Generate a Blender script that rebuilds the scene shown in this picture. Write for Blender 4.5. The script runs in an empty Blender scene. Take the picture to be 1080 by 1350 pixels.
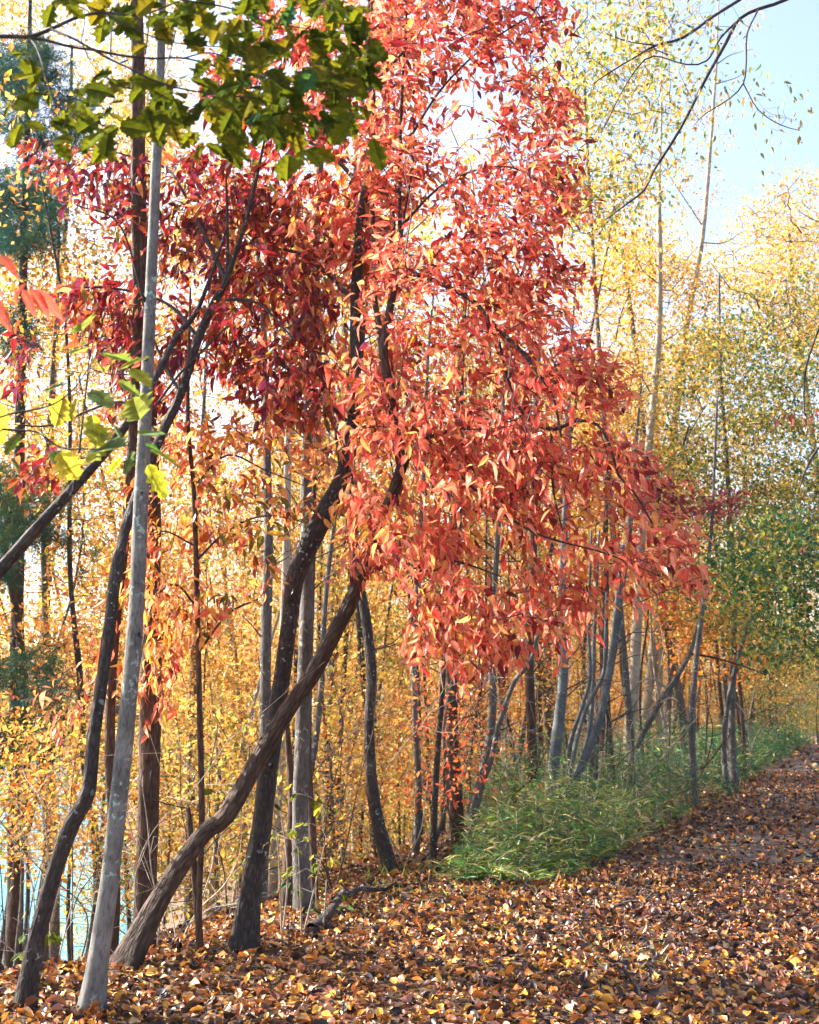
import bpy, math, random
import numpy as np
from mathutils import Vector, Matrix, noise as mnoise

random.seed(7)
RNG = np.random.default_rng(7)
SC = bpy.context.scene
COL = SC.collection
R = math.radians

# ------------------------------------------------------------------ camera
F = 1500.0
PITCH = math.atan(270.0 / F)
CAMZ = 1.6
cam_data = bpy.data.cameras.new('camera')
cam = bpy.data.objects.new('camera', cam_data)
COL.objects.link(cam)
cam.location = (0, 0, CAMZ)
cam.rotation_euler = (R(90) + PITCH, 0, 0)
cam_data.sensor_fit = 'VERTICAL'
cam_data.sensor_height = 36.0
cam_data.lens = 40.0
cam_data.dof.use_dof = True
cam_data.dof.focus_distance = 7.6
cam_data.dof.aperture_fstop = 4.5
cam_data.clip_start = 0.05
cam_data.clip_end = 3000
SC.camera = cam

# ------------------------------------------------------------------ light
SUN_EL = 35.0
SUN_AZ = -68.0          # degrees from +Y (view direction) towards +X; negative = left
EXPOSURE = 2.24
HAZE = 0.00025
sun_dir = Vector((math.sin(R(SUN_AZ)) * math.cos(R(SUN_EL)), math.cos(R(SUN_AZ)) * math.cos(R(SUN_EL)), math.sin(R(SUN_EL))))
world = bpy.data.worlds.new('World')
SC.world = world
world.use_nodes = True
wn = world.node_tree
bg = wn.nodes['Background']
sky = wn.nodes.new('ShaderNodeTexSky')
sky.sky_type = 'NISHITA'
sky.sun_disc = False
sky.sun_elevation = R(SUN_EL)
sky.sun_rotation = R(SUN_AZ)
sky.air_density = 1.0
sky.dust_density = 3.0
sky.ozone_density = 0.5
wn.links.new(sky.outputs[0], bg.inputs[0])
bg.inputs[1].default_value = 0.1
ld = bpy.data.lights.new('sun', 'SUN')
ld.energy = 5.0
ld.angle = R(0.6)
ld.color = (1.0, 0.92, 0.80)
sun = bpy.data.objects.new('sun', ld)
COL.objects.link(sun)
sun.rotation_euler = sun_dir.to_track_quat('Z', 'Y').to_euler()
vs = SC.view_settings
vs.view_transform = 'Standard'
vs.look = 'None'
vs.exposure = EXPOSURE
vs.gamma = 1.0
try:
    vs.use_curve_mapping = False
except Exception:
    pass
SC.cycles.max_bounces = 7
SC.cycles.diffuse_bounces = 4
SC.cycles.transmission_bounces = 5
SC.cycles.glossy_bounces = 2

# ------------------------------------------------------------------ helpers
CP, SP = math.cos(PITCH), math.sin(PITCH)

def P(px, py, Y):
    """the world point that lies at distance Y in front, seen at photo position px, py"""
    xc = (px - 540.0) / F
    yc = (675.0 - py) / F
    fy = CP - yc * SP
    fz = SP + yc * CP
    t = Y / fy
    return Vector((xc * t, Y, CAMZ + fz * t))

EDGE = np.array([(-40, -22), (0, -5.2), (6.64, -2.55), (6.9, -2.3), (7.27, -2.15), (7.77, -2.0), (8.36, -1.35), (9.14, -1.0), (10.2, -0.75), (11.06, -.5), (12.7, -.05), (13.4, .25), (16.3, 1.0), (25, 4.0), (45, 11.5), (100, 32), (400, 147), (900, 340)], float)

def edge_x(y):
    return np.interp(y, EDGE[:, 0], EDGE[:, 1])

def path_left(y):
    return 4.4 + 0.385 * (y - 17.8)

def terrain(x, y):
    x = np.asarray(x, float); y = np.asarray(y, float)
    d = (edge_x(y) - x) * 0.93
    dd = np.maximum(d, 0)
    z = -0.42 * (np.sqrt(dd * dd + 0.5) - 0.707)
    shelf = np.clip((x + .27 * y) / 3.0, 0, 1)      # a wooded point of land reaching into the lake
    z = np.maximum(z, -6.0 + shelf * (2.3 + .012 * np.clip(y, 0, 120)))
    far = np.maximum(d - 95, 0)
    z = z + 0.30 * far * np.exp(-far / 260.0)
    rr = np.maximum(x - (path_left(y) + 4.5), 0)
    z = z + 0.05 * np.minimum(rr, 30)
    m = np.clip((path_left(y) - 0.3 - x) / 0.8, 0, 1)
    m2 = np.clip(rr / 1.5, 0, 1)
    b = 0.05 * np.sin(x * 1.7 + 0.6 * np.sin(y * 1.3)) * np.cos(y * 1.1 + 0.5 * x) + 0.02 * np.sin(x * 5.1 + y * 2.3) * np.cos(4.3 * y - x)
    return z + b * np.maximum(m, m2)

def tz(x, y):
    return float(terrain(x, y))

def ground_hit(px, py):
    for i in range(4000):
        Y = 3.5 + i * 0.02
        p = P(px, py, Y)
        if p.z <= tz(p.x, p.y):
            return p
    return P(px, py, 80)

def mesh_np(name, verts, tris, col=None, bc=None, smooth=False, mat=None):
    me = bpy.data.meshes.new(name)
    nv, nf = len(verts), len(tris)
    k = tris.shape[1]
    me.vertices.add(nv)
    me.vertices.foreach_set('co', np.ascontiguousarray(verts, dtype=np.float32).ravel())
    me.loops.add(nf * k)
    me.loops.foreach_set('vertex_index', np.ascontiguousarray(tris, dtype=np.int32).ravel())
    me.polygons.add(nf)
    me.polygons.foreach_set('loop_start', np.arange(nf, dtype=np.int32) * k)
    me.polygons.foreach_set('loop_total', np.full(nf, k, dtype=np.int32))
    me.polygons.foreach_set('use_smooth', np.full(nf, smooth, dtype=bool))
    if col is not None:
        a = me.attributes.new('lc', 'FLOAT_COLOR', 'POINT')
        c4 = np.ones((nv, 4), np.float32); c4[:, :3] = col
        a.data.foreach_set('color', c4.ravel())
    if bc is not None:
        a = me.attributes.new('bc', 'FLOAT_VECTOR', 'POINT')
        a.data.foreach_set('vector', np.ascontiguousarray(bc, dtype=np.float32).ravel())
    me.update(calc_edges=True)
    if mat: me.materials.append(mat)
    return me

def link(name, data, parent=None, loc=None):
    o = bpy.data.objects.new(name, data)
    COL.objects.link(o)
    if parent is not None: o.parent = parent
    if loc is not None: o.location = loc
    return o

def tag(o, label=None, cat=None, group=None, kind=None):
    if label: o['label'] = label
    if cat: o['category'] = cat
    if group: o['group'] = group
    if kind: o['kind'] = kind
    return o

def thing(name, label, cat, loc, group=None):
    o = bpy.data.objects.new(name, None)
    COL.objects.link(o)
    o.empty_display_size = 0.2
    o.location = loc
    return tag(o, label, cat, group)

# ------------------------------------------------------------------ materials
def new_mat(name):
    m = bpy.data.materials.new(name)
    m.use_nodes = True
    nt = m.node_tree
    for n in list(nt.nodes): nt.nodes.remove(n)
    out = nt.nodes.new('ShaderNodeOutputMaterial')
    return m, nt, out

def N(nt, t, **kw):
    n = nt.nodes.new(t)
    for k, v in kw.items(): setattr(n, k, v)
    return n

def leaf_mat(name, trans=0.5, gloss=0.06, rough=0.4, mottle=25.0, tint=(1.0, 1.0, 1.0), ttint=(1.15, 1.0, 0.8), mott=(0.65, 1.15), veins=0.0):
    m, nt, out = new_mat(name)
    L = nt.links
    at = N(nt, 'ShaderNodeAttribute', attribute_name='lc')
    tc = N(nt, 'ShaderNodeTexCoord')
    nz = N(nt, 'ShaderNodeTexNoise'); nz.inputs['Scale'].default_value = mottle; nz.inputs['Detail'].default_value = 3
    L.new(tc.outputs['Object'], nz.inputs['Vector'])
    mr = N(nt, 'ShaderNodeMapRange'); mr.inputs[1].default_value = 0.3; mr.inputs[2].default_value = 0.7
    mr.inputs[3].default_value = mott[0]; mr.inputs[4].default_value = mott[1]
    L.new(nz.outputs['Fac'], mr.inputs[0])
    mul = N(nt, 'ShaderNodeVectorMath', operation='SCALE')
    L.new(at.outputs['Color'], mul.inputs[0]); L.new(mr.outputs[0], mul.inputs['Scale'])
    if veins > 0:   # midrib and side veins drawn in the leaf's own coordinates
        sp_ = N(nt, 'ShaderNodeSeparateXYZ'); L.new(tc.outputs['Object'], sp_.inputs[0])
        ab = N(nt, 'ShaderNodeMath', operation='ABSOLUTE'); L.new(sp_.outputs[0], ab.inputs[0])
        k1 = N(nt, 'ShaderNodeMath', operation='MULTIPLY_ADD'); k1.inputs[1].default_value = -.9; L.new(ab.outputs[0], k1.inputs[0]); L.new(sp_.outputs[1], k1.inputs[2])
        k2 = N(nt, 'ShaderNodeMath', operation='MULTIPLY'); k2.inputs[1].default_value = 9.0; L.new(k1.outputs[0], k2.inputs[0])
        k3 = N(nt, 'ShaderNodeMath', operation='PINGPONG'); k3.inputs[1].default_value = .5; L.new(k2.outputs[0], k3.inputs[0])
        k4 = N(nt, 'ShaderNodeMapRange'); k4.inputs[1].default_value = .03; k4.inputs[2].default_value = .11; k4.inputs[3].default_value = 1 + veins; k4.inputs[4].default_value = 1; L.new(k3.outputs[0], k4.inputs[0])
        k5 = N(nt, 'ShaderNodeMapRange'); k5.inputs[1].default_value = .006; k5.inputs[2].default_value = .018; k5.inputs[3].default_value = 1 + veins * 1.5; k5.inputs[4].default_value = 1; L.new(ab.outputs[0], k5.inputs[0])
        k6 = N(nt, 'ShaderNodeMath', operation='MAXIMUM'); L.new(k4.outputs[0], k6.inputs[0]); L.new(k5.outputs[0], k6.inputs[1])
        mv = N(nt, 'ShaderNodeVectorMath', operation='SCALE'); L.new(mul.outputs[0], mv.inputs[0]); L.new(k6.outputs[0], mv.inputs['Scale'])
        mul = mv
    m1 = N(nt, 'ShaderNodeVectorMath', operation='MULTIPLY'); m1.inputs[1].default_value = tint
    m2 = N(nt, 'ShaderNodeVectorMath', operation='MULTIPLY'); m2.inputs[1].default_value = ttint
    L.new(mul.outputs[0], m1.inputs[0]); L.new(mul.outputs[0], m2.inputs[0])
    d = N(nt, 'ShaderNodeBsdfDiffuse'); L.new(m1.outputs[0], d.inputs[0])
    t = N(nt, 'ShaderNodeBsdfTranslucent'); L.new(m2.outputs[0], t.inputs[0])
    mx = N(nt, 'ShaderNodeMixShader'); mx.inputs[0].default_value = trans
    L.new(d.outputs[0], mx.inputs[1]); L.new(t.outputs[0], mx.inputs[2])
    g = N(nt, 'ShaderNodeBsdfGlossy'); g.inputs['Roughness'].default_value = rough
    fr = N(nt, 'ShaderNodeFresnel'); fr.inputs[0].default_value = 1.4
    mm = N(nt, 'ShaderNodeMath', operation='MULTIPLY_ADD'); mm.inputs[1].default_value = gloss * 3; mm.inputs[2].default_value = gloss * 0.3
    L.new(fr.outputs[0], mm.inputs[0])
    mx2 = N(nt, 'ShaderNodeMixShader')
    L.new(mm.outputs[0], mx2.inputs[0]); L.new(mx.outputs[0], mx2.inputs[1]); L.new(g.outputs[0], mx2.inputs[2])
    L.new(mx2.outputs[0] if gloss > 0 else mx.outputs[0], out.inputs[0])
    return m

def bark_mat(name, dark, light, lichen=None, lich_amt=0.0, scale=1.0, ridge=4.0, bump=0.6, plate=.45):
    m, nt, out = new_mat(name)
    L = nt.links
    at = N(nt, 'ShaderNodeAttribute', attribute_name='bc')
    mp = N(nt, 'ShaderNodeMapping'); mp.inputs['Scale'].default_value = (scale, scale, scale / ridge)
    L.new(at.outputs['Vector'], mp.inputs[0])
    nz = N(nt, 'ShaderNodeTexNoise'); nz.inputs['Scale'].default_value = 70; nz.inputs['Detail'].default_value = 6; nz.inputs['Roughness'].default_value = 0.65
    vo = N(nt, 'ShaderNodeTexVoronoi', feature='DISTANCE_TO_EDGE'); vo.inputs['Scale'].default_value = 45
    dn = N(nt, 'ShaderNodeTexNoise'); dn.inputs['Scale'].default_value = 20
    L.new(mp.outputs[0], dn.inputs['Vector'])
    dis = N(nt, 'ShaderNodeVectorMath', operation='MULTIPLY_ADD'); dis.inputs[1].default_value = (.03, .03, .03)
    L.new(dn.outputs['Color'], dis.inputs[0]); L.new(mp.outputs[0], dis.inputs[2])
    L.new(dis.outputs[0], vo.inputs['Vector'])
    L.new(mp.outputs[0], nz.inputs['Vector'])
    mr = N(nt, 'ShaderNodeMapRange'); mr.inputs[1].default_value = 0.0; mr.inputs[2].default_value = 0.35
    L.new(vo.outputs['Distance'], mr.inputs[0])
    h = N(nt, 'ShaderNodeMath', operation='MULTIPLY_ADD'); h.inputs[1].default_value = plate
    L.new(mr.outputs[0], h.inputs[0]); L.new(nz.outputs['Fac'], h.inputs[2])
    cr = N(nt, 'ShaderNodeValToRGB')
    cr.color_ramp.elements[0].position = 0.35 - (.45 - plate) * .3; cr.color_ramp.elements[0].color = (*dark, 1)
    cr.color_ramp.elements[1].position = 0.95 - (.45 - plate); cr.color_ramp.elements[1].color = (*light, 1)
    L.new(h.outputs[0], cr.inputs[0])
    # broad tone variation
    n2 = N(nt, 'ShaderNodeTexNoise'); n2.inputs['Scale'].default_value = 5; n2.inputs['Detail'].default_value = 3
    L.new(at.outputs['Vector'], n2.inputs['Vector'])
    m3 = N(nt, 'ShaderNodeMapRange'); m3.inputs[1].default_value = .3; m3.inputs[2].default_value = .7; m3.inputs[3].default_value = .65; m3.inputs[4].default_value = 1.25
    L.new(n2.outputs['Fac'], m3.inputs[0])
    sc = N(nt, 'ShaderNodeVectorMath', operation='SCALE'); L.new(cr.outputs[0], sc.inputs[0]); L.new(m3.outputs[0], sc.inputs['Scale'])
    base = sc.outputs[0]
    if lichen:
        n3 = N(nt, 'ShaderNodeTexNoise'); n3.inputs['Scale'].default_value = 28; n3.inputs['Detail'].default_value = 4
        L.new(at.outputs['Vector'], n3.inputs['Vector'])
        r3 = N(nt, 'ShaderNodeMapRange'); r3.inputs[1].default_value = .62 - lich_amt; r3.inputs[2].default_value = .66 - lich_amt
        L.new(n3.outputs['Fac'], r3.inputs[0])
        n4 = N(nt, 'ShaderNodeTexNoise'); n4.inputs['Scale'].default_value = 3.2
        L.new(at.outputs['Vector'], n4.inputs['Vector'])
        r4 = N(nt, 'ShaderNodeMapRange'); r4.inputs[1].default_value = .45; r4.inputs[2].default_value = .6
        L.new(n4.outputs['Fac'], r4.inputs[0])
        mlt = N(nt, 'ShaderNodeMath', operation='MULTIPLY'); L.new(r3.outputs[0], mlt.inputs[0]); L.new(r4.outputs[0], mlt.inputs[1])
        mix = N(nt, 'ShaderNodeMix', data_type='RGBA'); mix.inputs['B'].default_value = (*lichen, 1)
        L.new(mlt.outputs[0], mix.inputs['Factor']); L.new(base, mix.inputs['A'])
        base = mix.outputs['Result']
    b = N(nt, 'ShaderNodeBsdfPrincipled'); b.inputs['Roughness'].default_value = .8
    b.inputs['Specular IOR Level'].default_value = 0.25
    L.new(base, b.inputs['Base Color'])
    bp = N(nt, 'ShaderNodeBump'); bp.inputs['Strength'].default_value = bump; bp.inputs['Distance'].default_value = 0.02
    L.new(h.outputs[0], bp.inputs['Height']); L.new(bp.outputs[0], b.inputs['Normal'])
    L.new(b.outputs[0], out.inputs[0])
    return m

M = {}
M['red_leaf'] = leaf_mat('red_leaf', gloss=.03, trans=.55, ttint=(1.2, 1.25, 1.15))
M['oak_leaf'] = leaf_mat('oak_leaf', trans=.5, gloss=0, rough=.5, veins=.4, mottle=5, ttint=(1.3, 1.1, .35))
M['red_leaf_near'] = leaf_mat('red_leaf_near', gloss=.03, trans=.5, ttint=(1.2, 1.25, 1.15), mottle=4, veins=.22)
M['gold_leaf'] = leaf_mat('gold_leaf', gloss=.03, trans=.5, mottle=8, ttint=(1.15, 1.05, .7))
M['litter_leaf'] = leaf_mat('litter_leaf', trans=.12, gloss=.09, rough=.38, mottle=45, mott=(.55, 1.2))
M['needle'] = leaf_mat('needle', gloss=.01, trans=.25, mottle=5)
M['cane_leaf'] = leaf_mat('cane_leaf', trans=.35, mottle=12)
M['bark_pale'] = bark_mat('bark_pale', (.03, .03, .031), (.185, .18, .17), lichen=(.30, .42, .38), lich_amt=.04, ridge=3.5, bump=.3, plate=.08)
M['bark_brown'] = bark_mat('bark_brown', (.018, .011, .009), (.105, .068, .053), ridge=5, bump=.8)
M['bark_dark'] = bark_mat('bark_dark', (.014, .011, .011), (.065, .052, .048), ridge=4, bump=.7, lichen=(.30, .33, .30), lich_amt=.0)
M['bark_grey'] = bark_mat('bark_grey', (.03, .028, .028), (.125, .115, .108), ridge=4, bump=.6, lichen=(.36, .42, .38), lich_amt=.03, plate=.2)
M['bark_warm'] = bark_mat('bark_warm', (.026, .015, .012), (.12, .068, .048), ridge=5, bump=.7)
M['bark_cream'] = bark_mat('bark_cream', (.14, .115, .09), (.40, .34, .27), ridge=3, bump=.3, plate=.1)
M['bark_blue'] = bark_mat('bark_blue', (.03, .035, .04), (.125, .14, .15), lichen=(.22, .28, .27), lich_amt=.02, ridge=3, bump=.3, plate=.1)
M['twig'] = bark_mat('twig', (.02, .016, .018), (.075, .06, .06), ridge=4, bump=.2)

# ------------------------------------------------------------------ geometry builders
def spline(pts, rad, step):
    """Catmull-Rom through pts (n,3) with radii"""
    pts = np.asarray(pts, float); rad = np.asarray(rad, float)
    if len(pts) == 2:
        n = max(2, int(np.linalg.norm(pts[1] - pts[0]) / step))
        t = np.linspace(0, 1, n + 1)[:, None]
        return pts[0] * (1 - t) + pts[1] * t, rad[0] * (1 - t[:, 0]) + rad[1] * t[:, 0]
    q = np.vstack([2 * pts[0] - pts[1], pts, 2 * pts[-1] - pts[-2]])
    op, orr = [], []
    for i in range(len(pts) - 1):
        a, b, c, d = q[i], q[i + 1], q[i + 2], q[i + 3]
        n = max(1, int(np.linalg.norm(c - b) / step))
        for k in range(n):
            t = k / n
            op.append(.5 * ((2 * b) + (c - a) * t + (2 * a - 5 * b + 4 * c - d) * t * t + (3 * b - a - 3 * c + d) * t ** 3))
            orr.append(rad[i] * (1 - t) + rad[i + 1] * t)
    op.append(pts[-1]); orr.append(rad[-1])
    return np.array(op), np.array(orr)

class TB:
    """collects tubes"""
    def __init__(s): s.v, s.f, s.b, s.n = [], [], [], 0
    def tube(s, pts, rad, sides=6, rough=0.0, flare=0.0, seed=0, wob=0.0):
        pts = np.asarray(pts, float); rad = np.asarray(rad, float)
        n = len(pts)
        if n < 2: return
        tg = np.gradient(pts, axis=0)
        tg /= np.maximum(np.linalg.norm(tg, axis=1)[:, None], 1e-9)
        ref = np.array([0.3, 1.0, 0.1]) if abs(tg[0][1]) < .9 else np.array([1.0, 0, 0])
        u = np.cross(tg, ref); u /= np.linalg.norm(u, axis=1)[:, None]
        w = np.cross(tg, u)
        ln = np.concatenate([[0], np.cumsum(np.linalg.norm(np.diff(pts, axis=0), axis=1))])
        th = np.arange(sides) / sides * 2 * math.pi
        r = rad[:, None] * np.ones((n, sides))
        if rough > 0:
            ph = RNG.uniform(0, 6.28, 8)
            for k, (fa, fl, am) in enumerate([(2, 3.0, .5), (3, 5.5, .4), (5, 2.2, .5), (7, 4.0, .5), (9, 7.0, .35), (4, 11., .3)]):
                r += rad[:, None] * rough * am * .6 * np.sin(fa * th[None, :] + ph[k] + 1.3 * np.sin(ln[:, None] * fl + ph[k])) * (0.6 + .4 * np.sin(ln[:, None] * fl * .7 + ph[(k + 3) % 8]))
            r *= 1 + rough * .35 * np.sin(ln[:, None] * 4 + ph[6]) * np.sin(ln[:, None] * 9 + ph[7])
            r += rad[:, None] * rough * .18 * RNG.normal(size=r.shape)
        if flare > 0:
            fl = np.exp(-ln / (rad[0] * 2.6))
            r *= 1 + flare * fl[:, None] * (0.6 + .5 * np.sin(3 * th[None, :] + seed) + .25 * np.sin(5 * th[None, :] + 2 * seed))
        ring = pts[:, None, :] + r[:, :, None] * (np.cos(th)[None, :, None] * u[:, None, :] + np.sin(th)[None, :, None] * w[:, None, :])
        bc = np.stack([np.cos(th)[None, :] * rad[:, None] + seed * .37, np.sin(th)[None, :] * rad[:, None], np.repeat((ln + seed * 1.7)[:, None], sides, 1)], -1)
        i = np.arange(n - 1)[:, None] * sides; j = np.arange(sides)[None, :]; jn = (j + 1) % sides
        quads = np.stack([i + j, i + jn, i + sides + jn, i + sides + j], -1).reshape(-1, 4) + s.n
        tip = len(pts) * sides
        vv = np.vstack([ring.reshape(-1, 3), pts[-1] + tg[-1] * rad[-1]])
        bb = np.vstack([bc.reshape(-1, 3), bc.reshape(-1, 3)[-1]])
        jj = np.arange(sides)
        cap = np.stack([(n - 1) * sides + jj, (n - 1) * sides + (jj + 1) % sides, np.full(sides, tip), np.full(sides, tip)], -1) + s.n
        s.v.append(vv); s.b.append(bb)
        s.f.append(quads)
        s.capt = getattr(s, 'capt', []); s.capt.append(cap[:, :3])
        s.n += len(vv)
    def mesh(s, name, mat, off=(0, 0, 0)):
        v = np.vstack(s.v) - np.array(off)
        q = np.vstack(s.f)
        t = np.vstack([q[:, [0, 1, 2]], q[:, [0, 2, 3]]] + s.capt)
        return mesh_np(name, v, t, bc=np.vstack(s.b), smooth=True, mat=mat)

# leaf templates: (verts, tris); length along +Y from 0 to 1, normal +Z
def t_ovate(w=.21, fold=.05, droop=.22, twist=0.0):
    ts = [(.0, .006), (.12, .008), (.25, w * .72), (.45, w), (.7, w * .74), (1.0, 0)]
    v, f = [], []
    for t, hw in ts:
        z = -droop * t * t
        v += [(-hw, t, z + fold * (hw / w)), (0, t, z), (hw, t, z + fold * (hw / w) + twist * t)]
    for i in range(len(ts) - 1):
        a, b = i * 3, i * 3 + 3
        last = i == len(ts) - 2
        if last:
            f += [(a, a + 1, b + 1), (a + 1, a + 2, b + 1)]
        else:
            f += [(a, a + 1, b + 1), (a, b + 1, b), (a + 1, a + 2, b + 2), (a + 1, b + 2, b + 1)]
    return np.array(v, float), np.array(f)

def t_oak(lobes=4, amp=.34, w=.36, droop=.18, seed=0, ns=5):
    r = random.Random(seed)
    out = []
    n = lobes * ns
    for side in (1, -1):
        pts = []
        for i in range(n + 1):
            t = i / n
            prof = math.sin(math.pi * min(1, t * .93 + .06)) ** .8
            lob = 1 - amp * (0.5 + .5 * math.cos(t * lobes * 2 * math.pi + .6))
            pts.append((side * max(.012, w * prof * lob * (1 + r.uniform(-.04, .04))), .16 + .84 * t))
        out.append(pts)
    v = [(0, 0, 0), (.008, .0, 0)]
    f = []
    mid = []
    for i in range(n + 1):
        t = .16 + .84 * i / n
        v.append((0, t, -droop * t * t)); mid.append(len(v) - 1)
    f.append((0, 1, mid[0]))
    for pts in out:
        idx = []
        for (x, y) in pts:
            v.append((x, y + .1 * abs(x), -droop * y * y + .07 * abs(x) + .02 * math.sin(y * 9 + x * 7))); idx.append(len(v) - 1)
        for i in range(n):
            f += [(mid[i], idx[i], mid[i + 1]), (mid[i + 1], idx[i], idx[i + 1])]
    return np.array(v, float), np.array(f)

def t_simple(w=.3, fold=.1, droop=.1):
    v = [(0, 0, 0), (-w, .45, fold), (w, .45, fold), (0, 1, -droop), (0, .5, 0)]
    f = [(0, 4, 1), (0, 2, 4), (4, 3, 1), (4, 2, 3)]
    return np.array(v, float), np.array(f)

def t_rhomb(w=.33):
    return np.array([(0, 0, 0), (-w, .5, .08), (w, .5, .08), (0, 1, 0)], float), np.array([(0, 3, 1), (0, 2, 3)])

def t_star(w=.5, n=5, r0=.45, seed=0):
    r = random.Random(seed)
    v = [(0, .45, 0)]
    m = n * 2
    for i in range(m):
        a = math.pi * 2 * i / m - math.pi / 2 + .12
        rr = (w if i % 2 else w * r0) * r.uniform(.85, 1.1)
        v.append((rr * math.cos(a), .45 + rr * math.sin(a), .1 * rr * math.cos(2 * a) - .12 * rr))
    f = [(0, 1 + i, 1 + (i + 1) % m) for i in range(m)]
    return np.array(v, float), np.array(f)

def t_curl(w=.3, c=.25, seed=0):
    """dry curled leaf"""
    r = random.Random(seed)
    nx, ny = 3, 5
    v, f = [], []
    prof = [.10, .62, 1.0, .92, .55, .03]
    for j in range(ny + 1):
        t = [0, .18, .4, .6, .82, 1][j]
        hw = w * prof[j] * r.uniform(.88, 1.1)
        for i in range(nx):
            s = i - 1
            v.append((s * hw, t + .04 * s * (j % 2), c * (abs(s) * hw / w * r.uniform(.5, 1.3) + .9 * (t - .5) ** 2 * (1 if seed % 2 else -1)) + r.uniform(-.015, .02)))
    for j in range(ny):
        for i in range(nx - 1):
            a = j * nx + i
            f += [(a, a + 1, a + nx + 1), (a, a + nx + 1, a + nx)]
    return np.array(v, float), np.array(f)

def basis(axis, normal):
    y = axis / np.maximum(np.linalg.norm(axis, axis=1)[:, None], 1e-9)
    x = np.cross(y, normal); x /= np.maximum(np.linalg.norm(x, axis=1)[:, None], 1e-9)
    z = np.cross(x, y)
    return np.stack([x, y, z], 1)       # rows are the basis vectors

class Leaves:
    def __init__(s): s.pos, s.ax, s.nm, s.sz, s.ci, s.br, s.tp = [], [], [], [], [], [], []
    def add(s, pos, ax, nm, sz, ci, br=1.0, tp=0):
        s.pos.append(pos); s.ax.append(ax); s.nm.append(nm); s.sz.append(sz); s.ci.append(ci); s.br.append(br); s.tp.append(tp)
    def arrays(s):
        return (np.array(s.pos, float), np.array(s.ax, float), np.array(s.nm, float), np.array(s.sz, float), np.array(s.ci, int), np.array(s.br, float), np.array(s.tp, int))

def bake(name, arr, idx, templates, palette, mat, off=(0, 0, 0)):
    pos, ax, nm, sz, ci, br, tp = arr
    pal = np.array(palette, float)
    V, T, C = [], [], []
    n0 = 0
    for k, (tv, tt) in enumerate(templates):
        sel = idx[tp[idx] == k]
        if not len(sel): continue
        B = basis(ax[sel], nm[sel])
        vv = pos[sel][:, None, :] + sz[sel][:, None, None] * np.einsum('kj,njc->nkc', tv, B)
        nk = len(tv)
        V.append(vv.reshape(-1, 3) - np.array(off))
        T.append((tt[None] + (np.arange(len(sel)) * nk)[:, None, None]).reshape(-1, 3) + n0)
        cc = pal[ci[sel]] * br[sel][:, None]
        C.append(np.repeat(cc, nk, 0))
        n0 += len(sel) * nk
    return mesh_np(name, np.vstack(V), np.vstack(T), col=np.clip(np.vstack(C), 0, 1), mat=mat, smooth=mat.name in ('litter_leaf', 'oak_leaf'))

def leaf_parts(arr, idx, templates, palette, mat, parent, off=(0, 0, 0), name='leaf'):
    """each leaf an object of its own, sharing mesh data per shape and colour"""
    pos, ax, nm, sz, ci, br, tp = arr
    cache = {}
    B = basis(ax, nm)
    for i in idx:
        key = (int(tp[i]), int(ci[i]))
        if key not in cache:
            tv, tt = templates[key[0]]
            cache[key] = mesh_np(name, tv, tt, col=np.tile(np.array(palette[key[1]]), (len(tv), 1)), mat=mat, smooth=mat.name in ('litter_leaf', 'oak_leaf'))
        o = bpy.data.objects.new(name, cache[key])
        COL.objects.link(o)
        o.parent = parent
        b = B[i] * sz[i]
        p = pos[i] - np.array(off)
        o.matrix_local = Matrix(((b[0][0], b[1][0], b[2][0], p[0]), (b[0][1], b[1][1], b[2][1], p[1]), (b[0][2], b[1][2], b[2][2], p[2]), (0, 0, 0, 1)))

def unit(v):
    v = np.asarray(v, float)
    return v / max(np.linalg.norm(v), 1e-9)

def in_poly(x, y, poly):
    c = False
    n = len(poly)
    j = n - 1
    for i in range(n):
        xi, yi = poly[i]; xj, yj = poly[j]
        if (yi > y) != (yj > y) and x < (xj - xi) * (y - yi) / (yj - yi) + xi: c = not c
        j = i
    return c

def crown_points(poly, D, depth, n, rng, hole=0.0, hscale=1.2, tilt=0.0, layer=0.0):
    xs = [p[0] for p in poly]; ys = [p[1] for p in poly]
    res = []
    g = 0
    while len(res) < n and g < n * 60:
        g += 1
        x = rng.uniform(min(xs), max(xs)); y = rng.uniform(min(ys), max(ys))
        jx = 34 * mnoise.noise(Vector((x * .012, y * .03, D * 3.1))); jy = 30 * mnoise.noise(Vector((x * .02, y * .02, D * 5.3 + 9)))
        if not in_poly(x + jx, y + jy, poly): continue
        Y = D + rng.normal() * depth + tilt * (x - xs[0]) / 500.0
        p = P(x, y, Y)
        if layer:
            if mnoise.noise(Vector((p.x * .9, p.y * .9, (p.z + .42 * p.x) * 3.0))) < -.35 + layer: continue
        if hole > 0 and mnoise.noise(p * hscale) < -0.35 + hole: continue
        res.append((p, x, y))
    return res

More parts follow.
